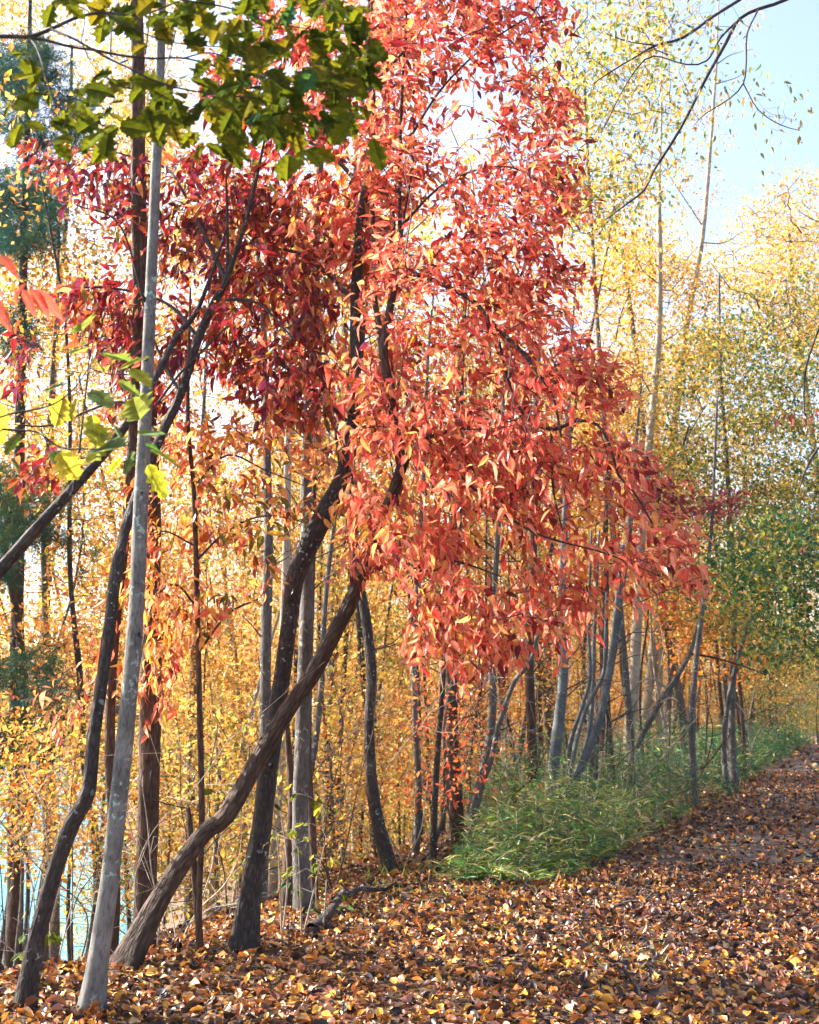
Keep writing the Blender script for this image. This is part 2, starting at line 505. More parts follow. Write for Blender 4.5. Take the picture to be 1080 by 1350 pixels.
class Skel:
    """nodes that twigs can grow from"""
    def __init__(s): s.p = []
    def add(s, pts): s.p += [np.array(q, float) for q in pts]
    def grow(s, targets, tb, rng, r=0.006, sag=0.08, maxlen=9.0, sides=3):
        s.arr = np.array(s.p)
        tg = [np.array(t, float) for t in targets]
        d0 = [np.min(np.linalg.norm(s.arr - t, axis=1)) for t in tg]
        order = np.argsort(d0)
        buf = np.zeros((len(s.arr) + len(tg) * 4, 3)); buf[:len(s.arr)] = s.arr
        n = len(s.arr)
        dirs = {}
        for k in order:
            t = tg[k]
            dd = np.linalg.norm(buf[:n] - t, axis=1)
            # prefer nodes lower than the target and nearer the trunk
            j = int(np.argmin(dd + .35 * np.maximum(buf[:n, 2] - t[2], 0)))
            a = buf[j]; L = dd[j]
            if L < .03: dirs[k] = unit(t - a + 1e-3); continue
            m1 = a * .66 + t * .34 + np.array([0, 0, sag * L]) + rng.normal(size=3) * L * .06
            m2 = a * .33 + t * .67 + np.array([0, 0, sag * L]) + rng.normal(size=3) * L * .06
            rr = r * (0.6 + 1.2 * min(L, 1.5))
            tb.tube([a, m1, m2, t], [rr, rr * .8, rr * .6, rr * .35], sides=sides, seed=float(k % 17))
            buf[n] = m1; buf[n + 1] = m2; buf[n + 2] = t; n += 3
            dirs[k] = unit(t - m2)
        return dirs

def whorl(L, p, d, rng, n, size, ci_fn, droop=.7, spread=.9, ntemp=5, back=.5, jitter=.04):
    """n leaves round a twig end at p growing along d, hanging"""
    d = unit(d)
    for i in range(n):
        a = rng.uniform(0, 6.283)
        ref = np.array([0, 0, 1.0]) if abs(d[2]) < .9 else np.array([1.0, 0, 0])
        u = unit(np.cross(d, ref)); w = np.cross(d, u)
        ax = d * rng.uniform(.15, 1.1) + spread * (math.cos(a) * u + math.sin(a) * w) + np.array([0, 0, -droop * rng.uniform(.2, 1.4)])
        nm = np.array([0, 0, 1.0]) + rng.normal(size=3) * .55
        pp = p - d * rng.uniform(0, back) * size * 2 + rng.normal(size=3) * jitter
        L.add(pp, ax, nm, size * rng.uniform(.5, 1.25), ci_fn(pp), rng.uniform(.7, 1.2), int(rng.integers(ntemp)))

def split_near(arr, k=300):
    pos, sz = arr[0], arr[3]
    score = sz / np.maximum(np.linalg.norm(pos - np.array([0, 0, CAMZ]), axis=1), .5)
    o = np.argsort(-score)
    return o[:k], o[k:]

def pick(rng, w):
    w = np.asarray(w, float); return int(rng.choice(len(w), p=w / w.sum()))

def traced(spec):
    """spec: list of (px,py,Y,width_px) -> points and radii"""
    pts = [P(a, b, c) for a, b, c, w in spec]
    rad = [w * .46 * c / F for a, b, c, w in spec]
    return [tuple(p) for p in pts], rad

def add_trunk(spec, parent_name, label, cat, mat, sides=16, rough=.12, flare=.5, step=.06, seed=0, group=None, ground=True, ws=.85):
    pts, rad = traced(spec)
    rad = [q * ws for q in rad]
    if ground:
        b = pts[0]
        z = tz(b[0], b[1])
        if b[2] > z + .15:
            pts = [(b[0] - .0, b[1], z - .1)] + pts
            rad = [rad[0] * 1.1] + rad
        else:
            pts[0] = (b[0], b[1], z - .06)
    base = Vector((pts[0][0], pts[0][1], tz(pts[0][0], pts[0][1]))) if ground else Vector(pts[0])
    t = thing(parent_name, label, cat, base, group)
    sp, sr = spline(pts, rad, step)
    tb = TB(); tb.tube(sp, sr, sides=sides, rough=rough, flare=flare if ground else 0, seed=seed)
    link('trunk', tb.mesh('trunk', mat, base), t)
    return t, base, sp

def add_limb(t, base, spec, mat, name='limb', sides=8, rough=.12, step=.06, seed=0, ws=.78):
    pts, rad = traced(spec)
    rad = [q * ws for q in rad]
    sp, sr = spline(pts, rad, step)
    tb = TB(); tb.tube(sp, sr, sides=sides, rough=rough, seed=seed)
    link(name, tb.mesh(name, mat, base), t)
    return sp
#==STRUCTURE==
# ------------------------------------------------------------------ ground
def stretch(n, lo, hi, c, k):
    u = np.linspace(-1, 1, n)
    s = np.sinh(u * k) / math.sinh(k)
    return np.where(s < 0, c + s * (c - lo), c + s * (hi - c))

def soil_mat(name, c1, c2, c3):
    m, nt, out = new_mat(name)
    L = nt.links
    tc = N(nt, 'ShaderNodeTexCoord')
    v = N(nt, 'ShaderNodeTexVoronoi'); v.inputs['Scale'].default_value = 16
    n1 = N(nt, 'ShaderNodeTexNoise'); n1.inputs['Scale'].default_value = 9; n1.inputs['Detail'].default_value = 8
    L.new(tc.outputs['Object'], v.inputs['Vector']); L.new(tc.outputs['Object'], n1.inputs['Vector'])
    sx = N(nt, 'ShaderNodeSeparateColor'); L.new(v.outputs['Color'], sx.inputs[0])
    cr = N(nt, 'ShaderNodeValToRGB')
    e = cr.color_ramp.elements
    e[0].position = .1; e[0].color = (*c1, 1); e[1].position = .95; e[1].color = (*c3, 1)
    x = e.new(.6); x.color = (*c2, 1)
    L.new(sx.outputs[0], cr.inputs[0])
    mx = N(nt, 'ShaderNodeMix', data_type='RGBA'); mx.inputs['A'].default_value = (*c1, 1)
    L.new(n1.outputs['Fac'], mx.inputs['Factor']); L.new(cr.outputs[0], mx.inputs['B'])
    b = N(nt, 'ShaderNodeBsdfPrincipled'); b.inputs['Roughness'].default_value = .9
    L.new(mx.outputs['Result'], b.inputs['Base Color'])
    bp = N(nt, 'ShaderNodeBump'); bp.inputs['Strength'].default_value = .8; bp.inputs['Distance'].default_value = .04
    L.new(sx.outputs[1], bp.inputs['Height']); L.new(bp.outputs[0], b.inputs['Normal'])
    L.new(b.outputs[0], out.inputs[0])
    return m

gx = stretch(300, -900, 900, 0, 5.2)
gy = stretch(320, -300, 1400, 9, 5.2)
X, Y_ = np.meshgrid(gx, gy)
Z = terrain(X, Y_)
gv = np.stack([X, Y_, Z], -1).reshape(-1, 3)
ii, jj = np.meshgrid(np.arange(len(gy) - 1), np.arange(len(gx) - 1), indexing='ij')
a_ = (ii * len(gx) + jj).ravel()
gq = np.stack([a_, a_ + 1, a_ + 1 + len(gx), a_ + len(gx)], -1)
ground = link('ground', mesh_np('ground', gv, gq, smooth=True, mat=soil_mat('leafy_soil', (.035, .02, .014), (.14, .06, .025), (.30, .15, .04))))
tag(ground, kind='structure')
# path sheet
ys = np.linspace(-3, 260, 500)
rows = []
for y in ys:
    xl = path_left(y)
    wob = .08 * math.sin(y * 1.3) + .05 * math.sin(y * 3.1)
    for s in (0.0, .5, 1.0):
        rows.append((xl + wob * (1 - s) + s * 4.4, y, .004 + 0))
rows = np.array(rows)
k = np.arange(len(ys) - 1)[:, None] * 3 + np.arange(2)[None]
k = k.ravel()
path = link('path', mesh_np('path', rows, np.stack([k, k + 1, k + 4, k + 3], -1), mat=soil_mat('path_dirt', (.03, .02, .018), (.08, .045, .03), (.13, .075, .05))))
tag(path, kind='structure')
# lake
lm, lnt, lo = new_mat('lake_water')
b = N(lnt, 'ShaderNodeBsdfPrincipled'); b.inputs['Base Color'].default_value = (.04, .22, .30, 1); b.inputs['Roughness'].default_value = .2; b.inputs['IOR'].default_value = 1.33
nz = N(lnt, 'ShaderNodeTexNoise'); nz.inputs['Scale'].default_value = 2.2; nz.inputs['Detail'].default_value = 4
tc = N(lnt, 'ShaderNodeTexCoord'); mp = N(lnt, 'ShaderNodeMapping'); mp.inputs['Scale'].default_value = (1, 2.5, 1)
lnt.links.new(tc.outputs['Object'], mp.inputs[0]); lnt.links.new(mp.outputs[0], nz.inputs['Vector'])
bp = N(lnt, 'ShaderNodeBump'); bp.inputs['Strength'].default_value = .5; bp.inputs['Distance'].default_value = .2
lnt.links.new(nz.outputs['Fac'], bp.inputs['Height']); lnt.links.new(bp.outputs[0], b.inputs['Normal']); lnt.links.new(b.outputs[0], lo.inputs[0])
wx = -4.3
lake = link('lake', mesh_np('lake', np.array([(-400, -200, wx), (140, -200, wx), (140, 500, wx), (-400, 500, wx)], float), np.array([(0, 1, 2, 3)]), mat=lm))
tag(lake, kind='structure')

# ------------------------------------------------------------------ near traced trees
OV = [t_ovate(.165, .05, .2), t_ovate(.20, .08, .4), t_ovate(.14, .03, .1, .12), t_ovate(.18, .02, -.12, .1), t_ovate(.17, .12, .6, -.15)]
SIMP = [t_simple(.28, .1, .1), t_simple(.22, .16, .2)]
RHO = [t_rhomb(.33), t_rhomb(.26)]

# palette indices: 0 red 1 deep red 2 salmon 3 orange 4 crimson 5 purple 6 rust 7 olive 8 gold 9 yellow green 10 brown red
PAL = [(.78, .145, .09), (.58, .07, .055), (.82, .28, .17), (.80, .34, .11), (.24, .014, .022), (.15, .022, .055), (.36, .075, .02),
       (.17, .135, .02), (.75, .40, .06), (.42, .38, .05), (.20, .035, .018)]

def finish_crown(t, base, LV, mat, templates=OV, palette=PAL, k=300, name='leaf'):
    arr = LV.arrays()
    near, rest = split_near(arr, k)
    leaf_parts(arr, near, templates, palette, M['red_leaf_near'], t, off=np.array(base), name=name)
    if len(rest):
        o = link('foliage', bake('foliage', arr, rest, templates, palette, mat, off=base), t)
        tag(o, kind='stuff')

def to_px(p):
    x, y, z = p[0], p[1], p[2] - CAMZ
    f = y * CP + z * SP
    u = -y * SP + z * CP
    return 540 + F * x / f, 675 - F * u / f

# --- leaning red tree ------------------------------------------------
gb = ground_hit(168, 1276)
D1 = gb.y
t1, b1, s1 = add_trunk([(160, 1280, D1, 44), (215, 1178, D1 + .05, 39), (269, 1099, D1 + .1, 36), (298, 1076, D1 + .1, 35), (342, 1000, D1 + .1, 34), (378, 938, D1 + .1, 33), (412, 889, D1 + .1, 33), (442, 832, D1 + .05, 31), (463, 791, D1, 30), (489, 725, D1, 25), (507, 678, D1, 24), (522, 640, D1, 23), (530, 612, D1, 21)],
    'red_tree', 'tall red tree on a steeply leaning rough brown trunk that forks into many upright limbs', 'tree', M['bark_brown'], sides=24, rough=.14, seed=1, ws=.72, flare=.9)
limbs1 = [
    [(530, 612, D1, 22), (522, 570, D1, 20), (516, 520, D1 - .05, 19), (506, 470, D1 - .05, 18), (512, 420, D1 - .05, 16), (521, 372, D1, 15)],
    [(506, 475, D1, 15), (500, 430, D1 + .1, 12), (493, 380, D1 + .15, 10), (492, 300, D1 + .2, 9), (490, 215, D1 + .2, 9), (493, 120, D1 + .2, 7), (490, 20, D1 + .2, 5), (492, -90, D1 + .2, 4)],
    [(521, 375, D1, 13), (527, 330, D1, 10), (527, 260, D1, 8), (528, 180, D1 - .05, 7), (532, 90, D1 - .1, 6), (538, -20, D1 - .1, 4), (540, -120, D1 - .1, 3)],
    [(519, 372, D1, 9), (514, 330, D1 + .05, 8), (520, 290, D1 + .1, 6), (505, 240, D1 + .2, 5)],
    [(522, 370, D1, 11), (548, 362, D1 - .1, 10), (585, 376, D1 - .25, 9), (625, 398, D1 - .4, 8.5), (655, 432, D1 - .55, 8), (690, 466, D1 - .7, 7.5), (712, 495, D1 - .8, 7), (730, 525, D1 - .85, 5), (740, 575, D1 - .9, 4)],
    [(528, 625, D1, 18), (545, 590, D1 - .2, 12), (570, 575, D1 - .3, 8), (605, 566, D1 - .45, 7), (640, 566, D1 - .6, 7), (680, 585, D1 - .8, 6), (708, 612, D1 - .9, 5)],
    [(655, 435, D1 - .55, 5), (670, 500, D1 - .5, 5), (690, 545, D1 - .6, 6), (727, 566, D1 - .7, 8), (760, 555, D1 - .8, 6), (788, 560, D1 - .9, 5.5), (806, 592, D1 - 1.0, 5), (815, 625, D1 - 1.0, 4.5), (838, 652, D1 - 1.1, 4), (860, 690, D1 - 1.1, 3)],
    [(727, 566, D1 - .7, 5), (728, 610, D1 - .7, 5), (730, 650, D1 - .7, 4), (742, 700, D1 - .75, 3)],
    [(528, 330, D1, 6), (533, 285, D1 - .1, 5), (544, 220, D1 - .15, 4), (546, 160, D1 - .15, 3)],
    [(500, 700, D1, 10), (540, 745, D1 - .3, 6), (575, 752, D1 - .4, 5), (600, 740, D1 - .5, 4), (660, 760, D1 - .6, 3)],
    [(530, 200, D1 - .05, 6), (580, 120, D1 - .3, 5), (640, 60, D1 - .5, 4), (700, 20, D1 - .7, 3)],
    [(527, 300, D1, 6), (590, 240, D1 - .3, 5), (670, 220, D1 - .6, 4), (740, 260, D1 - .8, 3)],
    [(560, 575, D1 - .3, 6), (620, 640, D1 - .5, 5), (700, 700, D1 - .8, 4), (800, 730, D1 - 1.0, 3), (870, 760, D1 - 1.2, 2.5)],
]
sk = Skel(); sk.add(s1[-12:])
for i, l in enumerate(limbs1):
    sk.add(add_limb(t1, b1, l, M['bark_dark'] if i > 1 else M['bark_brown'], sides=10 if i < 3 else 6, seed=i + 3))
rng = np.random.default_rng(11)
poly_main = [(500, -120), (735, -120), (742, 60), (765, 140), (745, 200), (780, 262), (735, 330), (770, 385), (790, 450), (838, 492), (812, 545), (872, 610), (885, 680), (940, 755), (905, 800), (820, 790), (760, 850), (700, 870), (640, 910), (560, 880), (530, 800), (455, 740), (450, 620), (470, 560), (470, 400), (500, 300), (470, 120)]
pts = crown_points(poly_main, D1 - .25, .6, 2000, rng, hole=.12, hscale=2.4, layer=.27)
pts += crown_points([(770, 620), (870, 640), (900, 700), (945, 760), (905, 800), (830, 790), (790, 720)], D1 - .6, .4, 75, rng)
pts += crown_points([(640, 100), (765, 120), (780, 262), (720, 300), (650, 250)], D1 - .4, .4, 75, rng)
pts += crown_points([(545, 770), (790, 790), (760, 850), (700, 870), (640, 915), (570, 880)], D1 - .4, .4, 85, rng)
tb = TB()
targets = [tuple(p[0]) for p in pts]
dirs = sk.grow(targets, tb, rng, r=.0045)
LV = Leaves()
def ci_main(p):
    px, py = to_px(p)
    lower = np.clip((py - 520) / 250, 0, 1)
    left = np.clip((600 - px) / 120, 0, 1)
    up = np.clip((380 - py) / 300, 0, 1)
    w = [1.0, .45 + .4 * up, .5 + .7 * lower + .3 * left, .15 + .75 * lower * (1 - .4 * np.clip((px - 700) / 150, 0, 1)) + .3 * left, .12 + .25 * up, .03, .08, 0, .05 * lower + .05 * left, 0, .12]
    return pick(rng, w)
for k_, tgt in enumerate(targets):
    p = np.array(tgt)
    out = unit(p - np.array(P(540, 480, D1)))
    d = unit(dirs.get(k_, out) * .5 + out * .9 + np.array([.25, 0, -.25]))
    whorl(LV, p, d, rng, int(rng.integers(6, 10)), .096, ci_main, droop=.38, spread=.7, back=.9)
link_t = link('twig', tb.mesh('twig', M['twig'], b1), t1); tag(link_t, kind='stuff')
finish_crown(t1, b1, LV, M['red_leaf'])

# --- second red tree, kinked trunk -------------------------------------
gb = ground_hit(328, 1252); D2 = gb.y
t2, b2, s2 = add_trunk([(319, 1255, D2, 40), (332, 1165, D2, 38), (344, 1100, D2, 37), (352, 1030, D2, 36), (362, 960, D2, 33), (372, 890, D2, 31), (382, 815, D2, 31), (390, 760, D2, 34), (409, 716, D2, 38), (434, 665, D2, 36), (452, 625, D2, 28), (464, 570, D2, 25), (471, 500, D2, 25), (470, 440, D2, 25), (470, 380, D2, 23), (477, 290, D2, 22), (487, 220, D2, 20), (489, 140, D2, 19), (488, 60, D2, 17), (492, -80, D2, 14), (495, -200, D2, 8)],
    'red_tree', 'upright tree with dark kinked trunk behind the leaning trunk carrying red and crimson leaves', 'tree', M['bark_dark'], sides=22, rough=.09, seed=5, ws=.75, flare=.85)
for i, (ax, ay) in enumerate([(384, 790), (471, 520), (447, 655), (356, 1010)]):
    tb = TB(); c = np.array(P(ax, ay, D2 - .075)); aa = np.linspace(0, 6.28, 12)
    tb.tube([c + np.array([.03 * math.cos(a), 0, .027 * math.sin(a)]) for a in aa], [.007] * 12, sides=6, rough=.2, seed=i)
    tb2 = TB(); tb2.tube([c + (0, .03, 0), c, c + (0, -.012, 0)], [.026, .022, .01], sides=9, rough=.2, seed=i)
    link('branch_scar', tb.mesh('branch_scar', M['bark_brown'], b2), t2); link('scar_core', tb2.mesh('scar_core', M['bark_dark'], b2), t2)
limbs2 = [
    [(470, 400, D2, 9), (430, 360, D2 + .3, 7), (380, 330, D2 + .5, 6), (320, 330, D2 + .8, 4)],
    [(462, 560, D2, 9), (420, 520, D2 + .2, 7), (370, 480, D2 + .4, 6), (330, 470, D2 + .7, 4)],
    [(480, 250, D2, 9), (430, 200, D2 + .3, 7), (360, 170, D2 + .5, 5), (290, 160, D2 + .8, 4)],
    [(452, 640, D2, 7), (440, 560, D2 + .6, 5), (420, 500, D2 + .9, 4)],
    [(486, 110, D2, 8), (440, 40, D2 + .3, 6), (390, -40, D2 + .5, 4)],
    [(486, 120, D2, 8), (540, 60, D2 + .3, 6), (600, 0, D2 + .5, 4), (650, -60, D2 + .5, 3)],
]
sk = Skel(); sk.add(s2[-90:])
for i, l in enumerate(limbs2): sk.add(add_limb(t2, b2, l, M['bark_dark'], sides=6, seed=i + 30))
poly2 = [(250, 110), (420, -100), (600, -100), (640, 60), (560, 200), (500, 330), (500, 620), (440, 600), (400, 560), (300, 560), (280, 400), (250, 260)]
pts = crown_points(poly2, D2 + .5, .5, 950, rng, hole=.12, hscale=2.0, layer=.26)
tb = TB(); targets = [tuple(p[0]) for p in pts]; dirs = sk.grow(targets, tb, rng, r=.0045)
LV = Leaves()
def ci2(p):
    px, py = to_px(p)
    r_ = np.clip((px - 330) / 130, 0, 1)
    return pick(rng, [.8 * r_ + .15, .5, .35 * r_ + .12, .3, .6 * (1 - r_) + .2, .45 * (1 - r_) + .05, .4, .12 * (1 - r_), .05, 0, .3])
for k_, tgt in enumerate(targets):
    p = np.array(tgt); out = unit(p - np.array(P(480, 350, D2)))
    whorl(LV, p, unit(dirs.get(k_, out) * .6 + out * .6), rng, int(rng.integers(5, 8)), .125, ci2, droop=.9, spread=.8)
tag(link('twig', tb.mesh('twig', M['twig'], b2), t2), kind='stuff')
finish_crown(t2, b2, LV, M['red_leaf'])

# --- pale foreground trunk -------------------------------------------
gb = ground_hit(117, 1332); D0 = gb.y
t0, b0, s0 = add_trunk([(117, 1335, D0, 46), (130, 1260, D0, 40), (146, 1150, D0, 37), (160, 1020, D0, 36), (172, 900, D0, 34), (181, 780, D0, 33), (186, 660, D0, 31), (193, 520, D0, 27), (199, 380, D0, 25), (205, 240, D0, 23), (210, 120, D0, 22), (213, 20, D0, 20), (216, -120, D0, 18), (220, -300, D0, 13), (226, -450, D0, 8)],
    'pale_tree', 'straight slender grey trunk with lichen patches and one bright sunlit edge in front', 'tree', M['bark_pale'], sides=24, rough=.05, seed=9, flare=.8, ws=.68)
for i, (ax, ay, s_) in enumerate([(187, 655, 1), (196, 395, -1), (183, 840, 1), (193, 478, 1), (205, 152, 1)]):
    tb = TB(); c = np.array(P(ax - 3 + s_ * 2, ay, D0 - .02)); tb.tube([c + (0, .04, 0), c, c + (s_ * .012, -.025, .025)], [.022, .016, .006], sides=9, rough=.25, seed=i)
    link('knot', tb.mesh('knot', M['bark_dark'], b0), t0)

# --- dark left tree with crimson crown ----------------------------------
p_ = P(35, 1318, 6.7)
D3 = 6.75
t3, b3, s3 = add_trunk([(32, 1312, D3, 34), (48, 1240, D3, 29), (72, 1150, D3, 27), (95, 1085, D3, 27), (116, 1045, D3, 25), (124, 970, D3 + .05, 23), (134, 900, D3 + .1, 22), (145, 820, D3 + .2, 21), (152, 760, D3 + .3, 20), (165, 700, D3 + .5, 18), (185, 640, D3 + .8, 18), (212, 575, D3 + 1.0, 17), (238, 520, D3 + 1.2, 17), (262, 445, D3 + 1.3, 16), (285, 395, D3 + 1.4, 14), (300, 365, D3 + 1.4, 11), (330, 270, D3 + 1.5, 7), (350, 180, D3 + 1.5, 4)],
    'crimson_tree', 'dark crooked tree at the far left with a bent trunk and deep crimson leaves', 'tree', M['bark_dark'], sides=18, rough=.14, seed=13, ws=.8)
limbs3 = [
    [(300, 372, D3 + 1.4, 9), (300, 300, D3 + 1.5, 6), (298, 230, D3 + 1.6, 4)],
    [(300, 372, D3 + 1.4, 10), (270, 310, D3 + 1.6, 7), (240, 250, D3 + 1.7, 6), (215, 220, D3 + 1.9, 5), (150, 200, D3 + 2.0, 3)],
    [(262, 445, D3 + 1.3, 8), (220, 400, D3 + 1.4, 6), (150, 380, D3 + 1.5, 5), (80, 380, D3 + 1.5, 3)],
    [(238, 520, D3 + 1.2, 7), (200, 440, D3 + 1.4, 5), (160, 300, D3 + 1.5, 4), (100, 270, D3 + 1.5, 3)],
    [(285, 395, D3 + 1.4, 7), (340, 400, D3 + 1.3, 5), (390, 450, D3 + 1.1, 3)],
    [(212, 575, D3 + 1., 6), (160, 530, D3 + 1.2, 5), (70, 560, D3 + 1.2, 4), (20, 560, D3 + 1.2, 3)],
]
sk = Skel(); sk.add(s3[-40:])
for i, l in enumerate(limbs3): sk.add(add_limb(t3, b3, l, M['twig'] if i else M['bark_dark'], sides=6, seed=i + 50))
targets = []
for poly, n_, hole in [([(20, 170), (110, 190), (200, 210), (200, 330), (150, 290), (60, 250)], 90, .0), ([(210, 180), (330, 200), (430, 330), (440, 580), (370, 570), (300, 470), (215, 490), (210, 330)], 400, .15),
                       ([(90, 365), (190, 345), (200, 470), (160, 560), (130, 440), (60, 420)], 130, .0), ([(0, 420), (40, 440), (60, 500), (0, 520)], 14, 0), ([(15, 590), (60, 580), (75, 640), (30, 650)], 16, 0),
                       ([(140, 480), (250, 470), (250, 560), (150, 560)], 40, 0), ([(130, 230), (230, 250), (180, 340)], 20, 0)]:
    targets += [tuple(p[0]) for p in crown_points(poly, D3 + 1.95, .28, n_, rng, hole=hole, hscale=2.0)]
tb = TB(); dirs = sk.grow(targets, tb, rng, r=.0045)
LV = Leaves()
def ci3(p): return pick(rng, [.15, .35, .12, .12, 1.0, .7, .5, .08, .05, 0, .6])
for k_, tgt in enumerate(targets):
    p = np.array(tgt); out = unit(p - np.array(P(300, 450, D3 + 1.3)))
    whorl(LV, p, unit(dirs.get(k_, out) * .6 + out * .5), rng, int(rng.integers(5, 8)), .115, ci3, droop=.95, spread=.75)
tag(link('twig', tb.mesh('twig', M['twig'], b3), t3), kind='stuff')
finish_crown(t3, b3, LV, M['red_leaf'])

# --- diagonal trunk entering at the left edge ---------------------------
D4 = 7.2
t4, b4, s4 = add_trunk([(-330, 1240, D4 - 1.0, 36), (-180, 960, D4 - .6, 34), (-60, 815, D4 - .2, 31), (0, 752, D4, 28), (50, 695, D4, 25), (100, 640, D4 + .1, 23), (135, 600, D4 + .2, 21), (165, 562, D4 + .4, 18), (205, 498, D4 + .6, 16), (232, 445, D4 + .8, 13), (262, 405, D4 + .9, 10), (300, 300, D4 + 1, 5)],
    'leaning_tree', 'dark diagonal leaning trunk rising from the left edge beneath yellow green leaves', 'tree', M['bark_dark'], sides=16, rough=.12, seed=17, ws=.68)
for i, l in enumerate([[(96, 648, D4, 5), (105, 590, D4, 4), (113, 520, D4, 3), (118, 470, D4 - .1, 2)], [(165, 562, D4 + .4, 6), (200, 540, D4 + .5, 5), (240, 490, D4 + .7, 5), (300, 430, D4 + .9, 4)]]):
    add_limb(t4, b4, l, M['twig'], sides=6, seed=70 + i)

# --- orange and olive understory tree on a thin stem ---------------------
D5 = ground_hit(262, 1265).y + .15
t5, b5, s5 = add_trunk([(262, 1268, D5, 11), (263, 1180, D5, 10), (266, 1080, D5, 10), (264, 960, D5, 10), (261, 840, D5, 9), (258, 720, D5, 9), (255, 640, D5, 8), (248, 560, D5, 7), (249, 470, D5, 5), (251, 380, D5, 4)],
    'orange_sapling', 'thin straight sapling crossing behind the leaning trunk with orange and olive leaves', 'tree', M['bark_warm'], sides=10, rough=.08, seed=21)
sk = Skel(); sk.add(s5[-70:])
for i, l in enumerate([[(258, 740, D5, 5), (300, 700, D5, 4), (350, 680, D5 + .2, 3), (410, 690, D5 + .2, 2)], [(259, 800, D5, 5), (230, 770, D5 - .2, 4), (200, 800, D5 - .3, 3), (180, 900, D5 - .3, 2)],
                       [(262, 860, D5, 5), (300, 810, D5, 4), (340, 790, D5, 3)], [(256, 640, D5, 4), (300, 600, D5, 4), (350, 620, D5, 3), (400, 640, D5, 2)], [(258, 720, D5, 4), (210, 700, D5 - .1, 3), (170, 740, D5 - .2, 2)]]):
    sk.add(add_limb(t5, b5, l, M['twig'], sides=5, seed=80 + i))
targets = []
for poly, n_, hole in [([(200, 560), (300, 540), (460, 600), (440, 680), (380, 720), (350, 830), (300, 800), (240, 850), (205, 760), (215, 650)], 300, .15),
                       ([(160, 620), (210, 640), (215, 760), (240, 880), (215, 930), (185, 900), (180, 760)], 120, 0), ([(110, 780), (160, 760), (170, 880), (120, 940)], 16, 0), ([(30, 900), (110, 915), (100, 960), (50, 975)], 10, 0), ([(175, 890), (240, 900), (230, 960), (185, 960)], 10, 0)]:
    targets += [tuple(p[0]) for p in crown_points(poly, D5 + .1, .35, n_, rng, hole=hole, hscale=2.0)]
tb = TB(); dirs = sk.grow(targets, tb, rng, r=.004)
LV = Leaves()
def ci5(p):
    px, py = to_px(p)
    g = np.clip((px - 250) / 60, 0, 1) * np.clip((py - 600) / 60, 0, 1)
    return pick(rng, [.15, .05, .4, 1.0, .03, 0, .35, 1.0 * g, .4, .15 * g, .1])
for k_, tgt in enumerate(targets):
    p = np.array(tgt); out = unit(p - np.array(P(260, 650, D5)))
    whorl(LV, p, unit(dirs.get(k_, out) * .6 + out * .5), rng, int(rng.integers(4, 7)), .105, ci5, droop=.8, spread=.8)
tag(link('twig', tb.mesh('twig', M['twig'], b5), t5), kind='stuff')
finish_crown(t5, b5, LV, M['red_leaf'])

